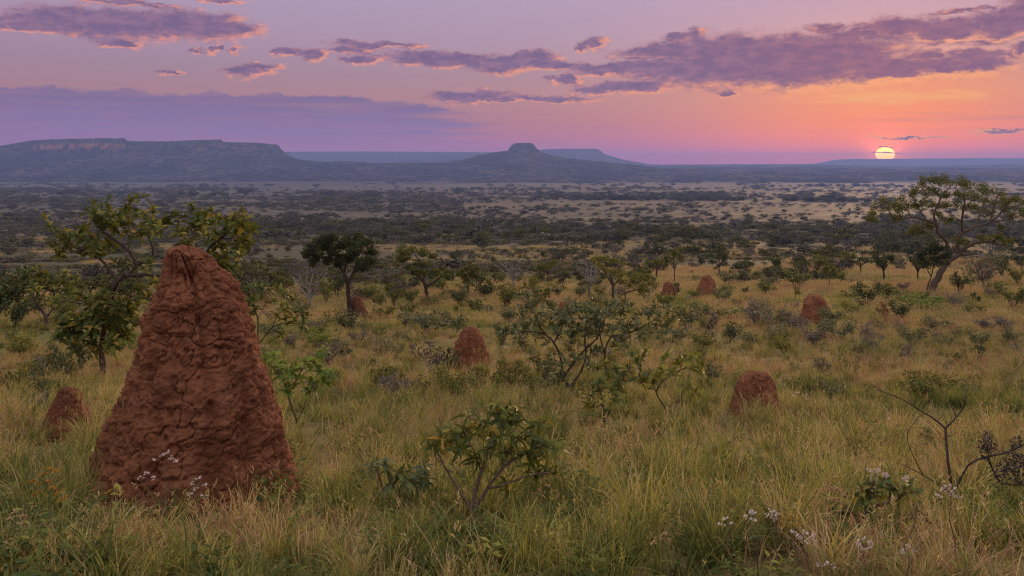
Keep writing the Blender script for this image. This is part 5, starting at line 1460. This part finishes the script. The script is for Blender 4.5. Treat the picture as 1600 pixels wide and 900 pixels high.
for d, px, py, o in PENDING: buckets.setdefault((d, pick(ROWS, py), pick(COLS, px)), []).append((px, o))
for (d, rw, cl), items in buckets.items():
    items.sort(key=lambda t: t[0])
    for j, (px, o) in enumerate(items):
        if len(items) == 1: o['label'] = f'{d} {rw} {cl}'
        elif len(items) == 2: o['label'] = f"{'left' if j == 0 else 'right'} one of two {d}s {rw} {cl}"
        else: o['label'] = f'{ORD[min(j, 19)]} {d} from left {rw} {cl}'
    for px, o in items:
        if len(o['label'].split()) > 16: o['label'] = o['label'].replace('around the ', 'by the ').replace('low spreading ', 'low ').replace('tangled ', '').replace('thin stemmed', 'thin').replace('flat topped', 'flat').replace('below the far flat mesa', 'below the flat mesa')
# ------------------------------------------------------------------ grass and the far woodland: what nobody could count
def grass_mat():
    m, g = mat('savanna_grass')
    tint = g.attr('tint', 'INSTANCER'); al = g.attr('along'); br = g.attr('rnd')
    oi = g.new('ShaderNodeObjectInfo')
    t = tint + (br - 0.5) * 0.85 + al * 0.16 + (Sock(g, oi.outputs['Random']) - 0.5) * .12
    col = g.ramp(t, [(0.0, C(.060, .098, .028)), (.18, C(.125, .165, .040)), (.38, C(.245, .260, .050)), (.56, C(.38, .335, .085)), (.74, C(.50, .40, .165)), (.90, C(.60, .46, .28)), (1.0, C(.36, .19, .115))])
    p = principled(g, col, 0.7, 0.15)
    tr = g.new('ShaderNodeBsdfTranslucent'); g.put(tr.inputs[0], g.mix(.35, col, C(.5, .40, .10)))
    mx = g.new('ShaderNodeMixShader'); mx.inputs[0].default_value = 0.36
    g.L.new(p.outputs[0], mx.inputs[1]); g.L.new(tr.outputs[0], mx.inputs[2]); out_surface(g, mx.outputs[0])
    return m
GRASS = grass_mat()

def blades(mb, n, R, h0, h1, wd, lean0, lean1, curl, seg=4, seed=0, rv=(0, 1), centre=None, dirbias=None):
    r = np.random.default_rng(seed)
    a = r.random(n) * 2 * math.pi; rad = R * np.sqrt(r.random(n))
    bx, by = rad * np.cos(a), rad * np.sin(a)
    az_ = a + r.normal(0, .9, n)
    if dirbias is not None: az_ = dirbias + r.normal(0, .8, n)
    H = r.uniform(h0, h1, n) ; th0 = np.abs(r.normal(lean0, .10, n)); th1 = r.uniform(lean1 * .3, lean1, n) + curl * r.random(n) ** 2
    t = np.linspace(0, 1, seg + 1)
    th = th0[:, None] + th1[:, None] * t[None] ** 1.5
    st = H[:, None] / seg
    dxy = np.sin(th) * st; dz_ = np.cos(th) * st
    s_ = np.concatenate([np.zeros((n, 1)), np.cumsum(dxy[:, :-1], 1)], 1); z_ = np.concatenate([np.zeros((n, 1)), np.cumsum(dz_[:, :-1], 1)], 1)
    cx, cy_ = np.cos(az_), np.sin(az_)
    px = bx[:, None] + s_ * cx[:, None]; py = by[:, None] + s_ * cy_[:, None]; pz = z_ - .03
    fa = az_ + math.pi / 2 + r.normal(0, .7, n)
    W = wd * r.uniform(.6, 1.25, n)[:, None] * np.maximum(.06, (1 - t[None] ** 2.2)) * .5
    ox, oy = np.cos(fa)[:, None] * W, np.sin(fa)[:, None] * W
    V = np.stack([np.stack([px - ox, py - oy, pz], -1), np.stack([px + ox, py + oy, pz], -1)], 2).reshape(n, -1, 3)
    k = (seg + 1) * 2
    i = np.arange(n)[:, None] * k; j = np.arange(seg)[None] * 2
    q = np.stack([i + j, i + j + 1, i + j + 3, i + j + 2], -1).reshape(-1, 4)
    mb.add(V.reshape(-1, 3), None, q, np.repeat(r.uniform(rv[0], rv[1], n), k), np.tile(np.repeat(t, 2), n))
    return px[:, -1], py[:, -1], pz[:, -1]
def seed_tops(mb, X, Y, Z, ln, w_, seed):
    r = np.random.default_rng(seed); n = len(X)
    for m in range(5):
        B = np.stack([X, Y, Z - ln * .18 * m], 1)
        D = unit(np.stack([r.normal(0, .5, n), r.normal(0, .5, n), np.ones(n)], 1))
        leaf_cards(mb, B, D, rdir(n), ln * .5, w_, rv=r.uniform(.75, 1.0))
def tuft_objects(prefix, specs):
    coll = bpy.data.collections.new(prefix)
    for i, f_ in enumerate(specs):
        mb = MB(); f_(mb, i)
        o = bpy.data.objects.new('%s_%02d' % (prefix, i), mb.mesh('%s_%02d' % (prefix, i), GRASS, smooth=True))
        coll.objects.link(o)
    return coll
def t_lush(mb, i): blades(mb, 32, .085, .20, .47, .0105, .12, 1.1, 1.0, 5, 100 + i, (0, .55))
def t_mixed(mb, i):
    blades(mb, 24, .12, .13, .34, .008, .2, .9, .8, 4, 110 + i, (.2, .9)); blades(mb, 8, .10, .28, .46, .005, .12, .7, .6, 4, 140 + i, (.7, 1.0))
def t_dry(mb, i):
    blades(mb, 24, .13, .10, .30, .0075, .25, 1.0, 1.1, 4, 120 + i, (.45, 1.0))
    x, y, z = blades(mb, 10, .12, .28, .54, .0042, .12, .6, .4, 4, 150 + i, (.75, 1.0)); seed_tops(mb, x, y, z, .07, .006, i)
def t_short(mb, i): blades(mb, 50, .16, .05, .16, .006, .35, .9, .8, 3, 130 + i, (.1, 1.0))
def t_thatch(mb, i): blades(mb, 34, .17, .12, .30, .006, .55, 1.2, 1.2, 4, 160 + i, (.55, 1.05))
def t_tussock(mb, i):
    blades(mb, 70, .075, .20, .50, .0088, .16, 1.25, 1.3, 6, 400 + i, (0, .6)); blades(mb, 24, .09, .12, .32, .0075, .3, 1.2, 1.2, 5, 420 + i, (.6, 1.05))
    x, y, z = blades(mb, 5, .06, .40, .62, .0026, .1, .6, .3, 5, 440 + i, (.8, 1.0)); seed_tops(mb, x, y, z, .06, .005, i)
def t_herb(mb, i):
    r = np.random.default_rng(300 + i)
    for k in range(9):
        a = r.random() * 6.28; h = r.uniform(.10, .34); sx, sy = .09 * math.cos(a) * r.random(), .09 * math.sin(a) * r.random()
        tx, ty = sx * 2.2, sy * 2.2
        tube(mb, [(sx * .5, sy * .5, -.03), (sx, sy, h * .5), (tx, ty, h)], [.003, .002, .0012], 3, rv=.8, cap=False)
        m = 9; t = np.linspace(.25, 1, m)
        B = np.stack([np.interp(t, [0, .5, 1], [sx * .5, sx, tx]), np.interp(t, [0, .5, 1], [sy * .5, sy, ty]), t * h], 1)
        D = unit(np.concatenate([r.normal(size=(m, 2)), r.uniform(.1, .7, (m, 1))], 1))
        leaf_cards(mb, B, D, unit(r.normal(size=(m, 3)) * .4 + np.array([0, 0, 1.])), r.uniform(.035, .075, m), r.uniform(.014, .026, m), rv=r.uniform(-.1, .45))
near_tufts = tuft_objects('grass_tuft', [t_lush, t_lush, t_mixed, t_mixed, t_dry, t_dry, t_short, t_thatch, t_lush, t_mixed, t_herb, t_herb, t_tussock, t_tussock, t_tussock])
def f_a(mb, i): blades(mb, 60, .42, .10, .28, .014, .15, .8, .5, 3, 200 + i, (0, .8))
def f_b(mb, i): blades(mb, 60, .45, .10, .30, .012, .18, .8, .6, 3, 210 + i, (.3, 1.0))
def f_c(mb, i):
    blades(mb, 46, .45, .08, .25, .013, .25, .8, .8, 3, 220 + i, (.3, 1.0)); x, y, z = blades(mb, 12, .4, .26, .44, .008, .1, .4, .3, 3, 230 + i, (.7, 1.0)); seed_tops(mb, x, y, z, .08, .014, i)
far_tufts = tuft_objects('grass_patch', [f_a, f_b, f_c, f_a, f_b, f_c])

def instancer(name, pts, rot, scl, idx, tint, coll, label=None):
    """one object: points with attributes, tufts set on them by geometry nodes"""
    me = bpy.data.meshes.new(name); n = len(pts)
    me.vertices.add(n); me.vertices.foreach_set('co', np.asarray(pts, np.float32).ravel())
    for nm, tp, arr in (('rot', 'FLOAT_VECTOR', rot), ('scl', 'FLOAT_VECTOR', scl), ('idx', 'INT', idx), ('tint', 'FLOAT', tint)):
        at = me.attributes.new(nm, tp, 'POINT')
        at.data.foreach_set('vector' if tp == 'FLOAT_VECTOR' else 'value', np.asarray(arr, np.int32 if tp == 'INT' else np.float32).ravel())
    o = link(name, me, kind='stuff')
    if label: o['label'] = label
    ng = bpy.data.node_groups.new(name, 'GeometryNodeTree')
    ng.interface.new_socket('Geometry', in_out='INPUT', socket_type='NodeSocketGeometry'); ng.interface.new_socket('Geometry', in_out='OUTPUT', socket_type='NodeSocketGeometry')
    gi = ng.nodes.new('NodeGroupInput'); go = ng.nodes.new('NodeGroupOutput')
    ip = ng.nodes.new('GeometryNodeInstanceOnPoints'); ci = ng.nodes.new('GeometryNodeCollectionInfo')
    ci.inputs['Collection'].default_value = coll; ci.inputs['Separate Children'].default_value = True; ci.inputs['Reset Children'].default_value = True
    def na(nm, tp):
        a = ng.nodes.new('GeometryNodeInputNamedAttribute'); a.data_type = tp; a.inputs['Name'].default_value = nm; return a.outputs['Attribute']
    L = ng.links
    L.new(gi.outputs[0], ip.inputs['Points']); L.new(ci.outputs[0], ip.inputs['Instance']); ip.inputs['Pick Instance'].default_value = True
    L.new(na('idx', 'INT'), ip.inputs['Instance Index']); L.new(na('rot', 'FLOAT_VECTOR'), ip.inputs['Rotation']); L.new(na('scl', 'FLOAT_VECTOR'), ip.inputs['Scale'])
    L.new(ip.outputs[0], go.inputs[0])
    md = o.modifiers.new('scatter', 'NODES'); md.node_group = ng
    return o

def in_mound(x, y, grow=1.0):
    m = np.zeros(len(x), bool)
    for mx, my, a, b in MOUNDS: m |= ((x - mx) / (a * grow)) ** 2 + ((y - my) / (b * grow)) ** 2 < 1
    return m
BANDS = [(1.9, 6, 95), (6, 14, 60), (14, 30, 26), (30, 60, 9.0), (60, 118, 3.6), (118, 340, .22)]
NP, NR, NS, NI, NT = [], [], [], [], []
FP, FR, FS, FI, FT = [], [], [], [], []
for d0, d1, rho in BANDS:
    area = .66 * 2 * (d1 ** 2 - d0 ** 2) / 2 + 1.8 * (d1 - d0)
    n = int(area * rho)
    d = np.sqrt(rng.random(n) * (d1 ** 2 - d0 ** 2) + d0 ** 2)
    x = (rng.random(n) * 2 - 1) * (.665 * d + .9)
    o = np.zeros(n)
    p1 = fbm(np.stack([x / 2.2, d / 2.2, o], 1), 3, 80); p2 = fbm(np.stack([x / 9, d / 9, o + 4], 1), 3, 84); p3 = fbm(np.stack([x / .7, d / .7, o + 9], 1), 2, 88)
    keep = ~in_mound(x, d, .93) & (rng.random(n) < np.clip(.74 + 1.3 * p3 + .35 * p1, np.where(d < 4.6, .62, np.where(d < 7, .36, .10)), 1.0))
    # the far edge of the slope: thins out into scrub, sooner on the near-mesa side
    edge = np.where(x / d < -.15, 62, np.where(x / d < .1, 80, 108))
    pe = fbm(np.stack([x / 26, d / 40, o + 2], 1), 3, 95)
    keep &= (rng.random(n) < np.clip((edge - d) / 14, 0, 1)) | (d < 50) | ((d > 90) & (pe > -.05))
    x, d, p1, p2, p3 = x[keep], d[keep], p1[keep], p2[keep], p3[keep]
    n = len(x); z = height(x, d)
    tint = np.clip(.53 + .50 * p1 + .34 * p2 + .26 * p3 + rng.normal(0, .15, n) + np.clip((d - 7) / 12, 0, 1) * .06 - np.clip((7.5 - d) / 4, 0, 1) * .13, .02, .98)
    rot = np.stack([rng.normal(0, .10, n), rng.normal(0, .10, n), rng.random(n) * 6.283], 1)
    if d1 <= 30:
        s = rng.uniform(.62, 1.22, n) * (1 + .30 * p2) * np.where(d < 3.4, np.clip(.40 + (d - 1.9) * .2, .4, .75), 1.0) * np.clip(1.02 - (d - 10) / 90, .8, 1.02)
        hmul = np.where((d > 3.75) & (d < 4.95) & (x < -.95) & (x > -3.1), .80, 1.0)
        ix = np.where(tint < .36, rng.choice([0, 1, 8, 0, 1, 2, 6, 10, 11], n), np.where(tint < .62, rng.choice([2, 3, 9, 6, 4, 1, 2, 3, 10], n), rng.choice([4, 5, 7, 7, 3, 6], n)))
        tus = rng.random(n) < np.where(d < 6, .075, np.where(d < 14, .085, .12))
        ix = np.where(rng.random(n) < .28, rng.choice([2, 3, 4, 5, 6, 7, 7, 10, 11], n), ix)
        ix = np.where(tus, rng.choice([12, 13, 14], n), ix)
        hmul = hmul * np.where(tus, 1.0, .72)
        tint = np.where(tus, np.clip(tint - .10 + rng.normal(0, .24, n), .02, .95), tint)
        for r_o in LABELS:
            gx, gy = r_o.location.x, r_o.location.y
            if gy < 12: hmul = np.where((np.abs(x - gx) < .24) & (d > gy - .60) & (d < gy + .08), np.minimum(hmul, .55), hmul)
        NP.append(np.stack([x, d, z], 1)); NR.append(rot); NS.append(np.stack([s, s, s * hmul * rng.uniform(.8, 1.15, n)], 1)); NI.append(ix); NT.append(tint)
    else:
        s = rng.uniform(.7, 1.25, n) * (1.0 if d1 <= 60 else 1.75 if d1 <= 118 else 5.0); hz_ = rng.uniform(.75, 1.1, n) * (1.0 if d1 <= 118 else 1.5)
        tint = np.clip(tint - .07, .02, .98)
        ix = np.where(tint < .45, rng.choice([0, 3, 1], n), rng.choice([1, 2, 4, 5], n))
        FP.append(np.stack([x, d, z], 1)); FR.append(rot * np.array([.5, .5, 1])); FS.append(np.stack([s, s, hz_], 1)); FI.append(ix); FT.append(tint)
cat = np.concatenate
instancer('grass', cat(NP), cat(NR), cat(NS), cat(NI), cat(NT), near_tufts, 'tall green and straw coloured grass on the hillside')
instancer('slope_grass', cat(FP), cat(FR), cat(FS), cat(FI), cat(FT), far_tufts, 'dry grass further down the slope')

# the rest of the plain's trees read as one mass
rest = spots_all[SINGLE:]
fcoll = bpy.data.collections.new('woodland_trees'); keys = sorted({(s[4], s[5]) for s in rest}); kidx = {}
for j, (kd, lf) in enumerate(keys):
    o = bpy.data.objects.new('woodland_tree_%02d' % j, far_mesh(kd, lf, 1)); fcoll.objects.link(o); kidx[(kd, lf)] = j
P_, S_, I_ = [], [], []
for px, py, s, wf, kd, lf in rest:
    g = ground(px, py); k = g.y / F
    P_.append(tuple(g)); S_.append((s * wf * k, s * wf * k, s * k)); I_.append(kidx[(kd, lf)])
n = len(P_)
instancer('far_woodland', P_, np.stack([np.zeros(n), np.zeros(n), rng.random(n) * 6.28], 1), S_, I_, rng.random(n), fcoll, 'lines and specks of far trees on the plain')

# low scrub covering the valley floor and the plain
def scrub_mesh(leaf, seed):
    r = random.Random(seed); lm = MB()
    for i in range(9):
        a = r.random() * 6.28; s = math.sqrt(r.random()) * .42
        puff_leaves(lm, np.array([math.cos(a) * s, math.sin(a) * s, r.uniform(.15, .6)]), r.uniform(.14, .26), 22, .15, .09, .8, None, .75)
    return lm.mesh('scrub_clump', LEAF[leaf])
scoll = bpy.data.collections.new('scrub_clumps')
for j, lf in enumerate(['fargrey', 'farolive', 'far', 'fargrey', 'farolive', 'twig']):
    scoll.objects.link(bpy.data.objects.new('scrub_clump_%02d' % j, scrub_mesh(lf, j)))
n = 52000
d = np.exp(rng.uniform(math.log(62), math.log(2300), n)); u = rng.uniform(-.70, .70, n); x = u * d
lg = np.log(d)
m1 = fbm(np.stack([u * 5, lg * 6, u * 0], 1), 4, 301); m2 = fbm(np.stack([u * 30, lg * 26, u * 0 + 3], 1), 3, 305)
band = lambda a, b, w_=.05: np.clip((lg - a) / w_, 0, 1) * np.clip((b - lg) / w_, 0, 1)
openness = band(6.27, 7.08) * np.where(u > -.06, .62, .16) + band(4.72, 5.38) * np.where(u < .17, .50, .22) + band(7.40, 7.75) * .35 + band(5.46, 5.58) * .2
edge = np.where(u < -.15, 56, np.where(u < .1, 76, 104))
keep = (rng.random(n) < np.clip(.31 + 1.2 * m1 + .9 * m2 - openness, .015, 1)) & (d > edge)
d, u, x, lg = d[keep], u[keep], x[keep], lg[keep]; n = len(d)
z = height(x, d)
px_h = np.exp(rng.normal(math.log(3.0), .42, n)) * np.clip(1.9 - (lg - 4.1) * .30, .75, 1.9)
hh = px_h / F * d; ww = hh * rng.uniform(1.6, 3.2, n)
instancer('low_scrub', np.stack([x, d, z], 1), np.stack([np.zeros(n), np.zeros(n), rng.random(n) * 6.28], 1), np.stack([ww, ww, hh], 1), rng.integers(0, 6, n), rng.random(n), scoll, 'low grey and olive scrub covering the valley floor')
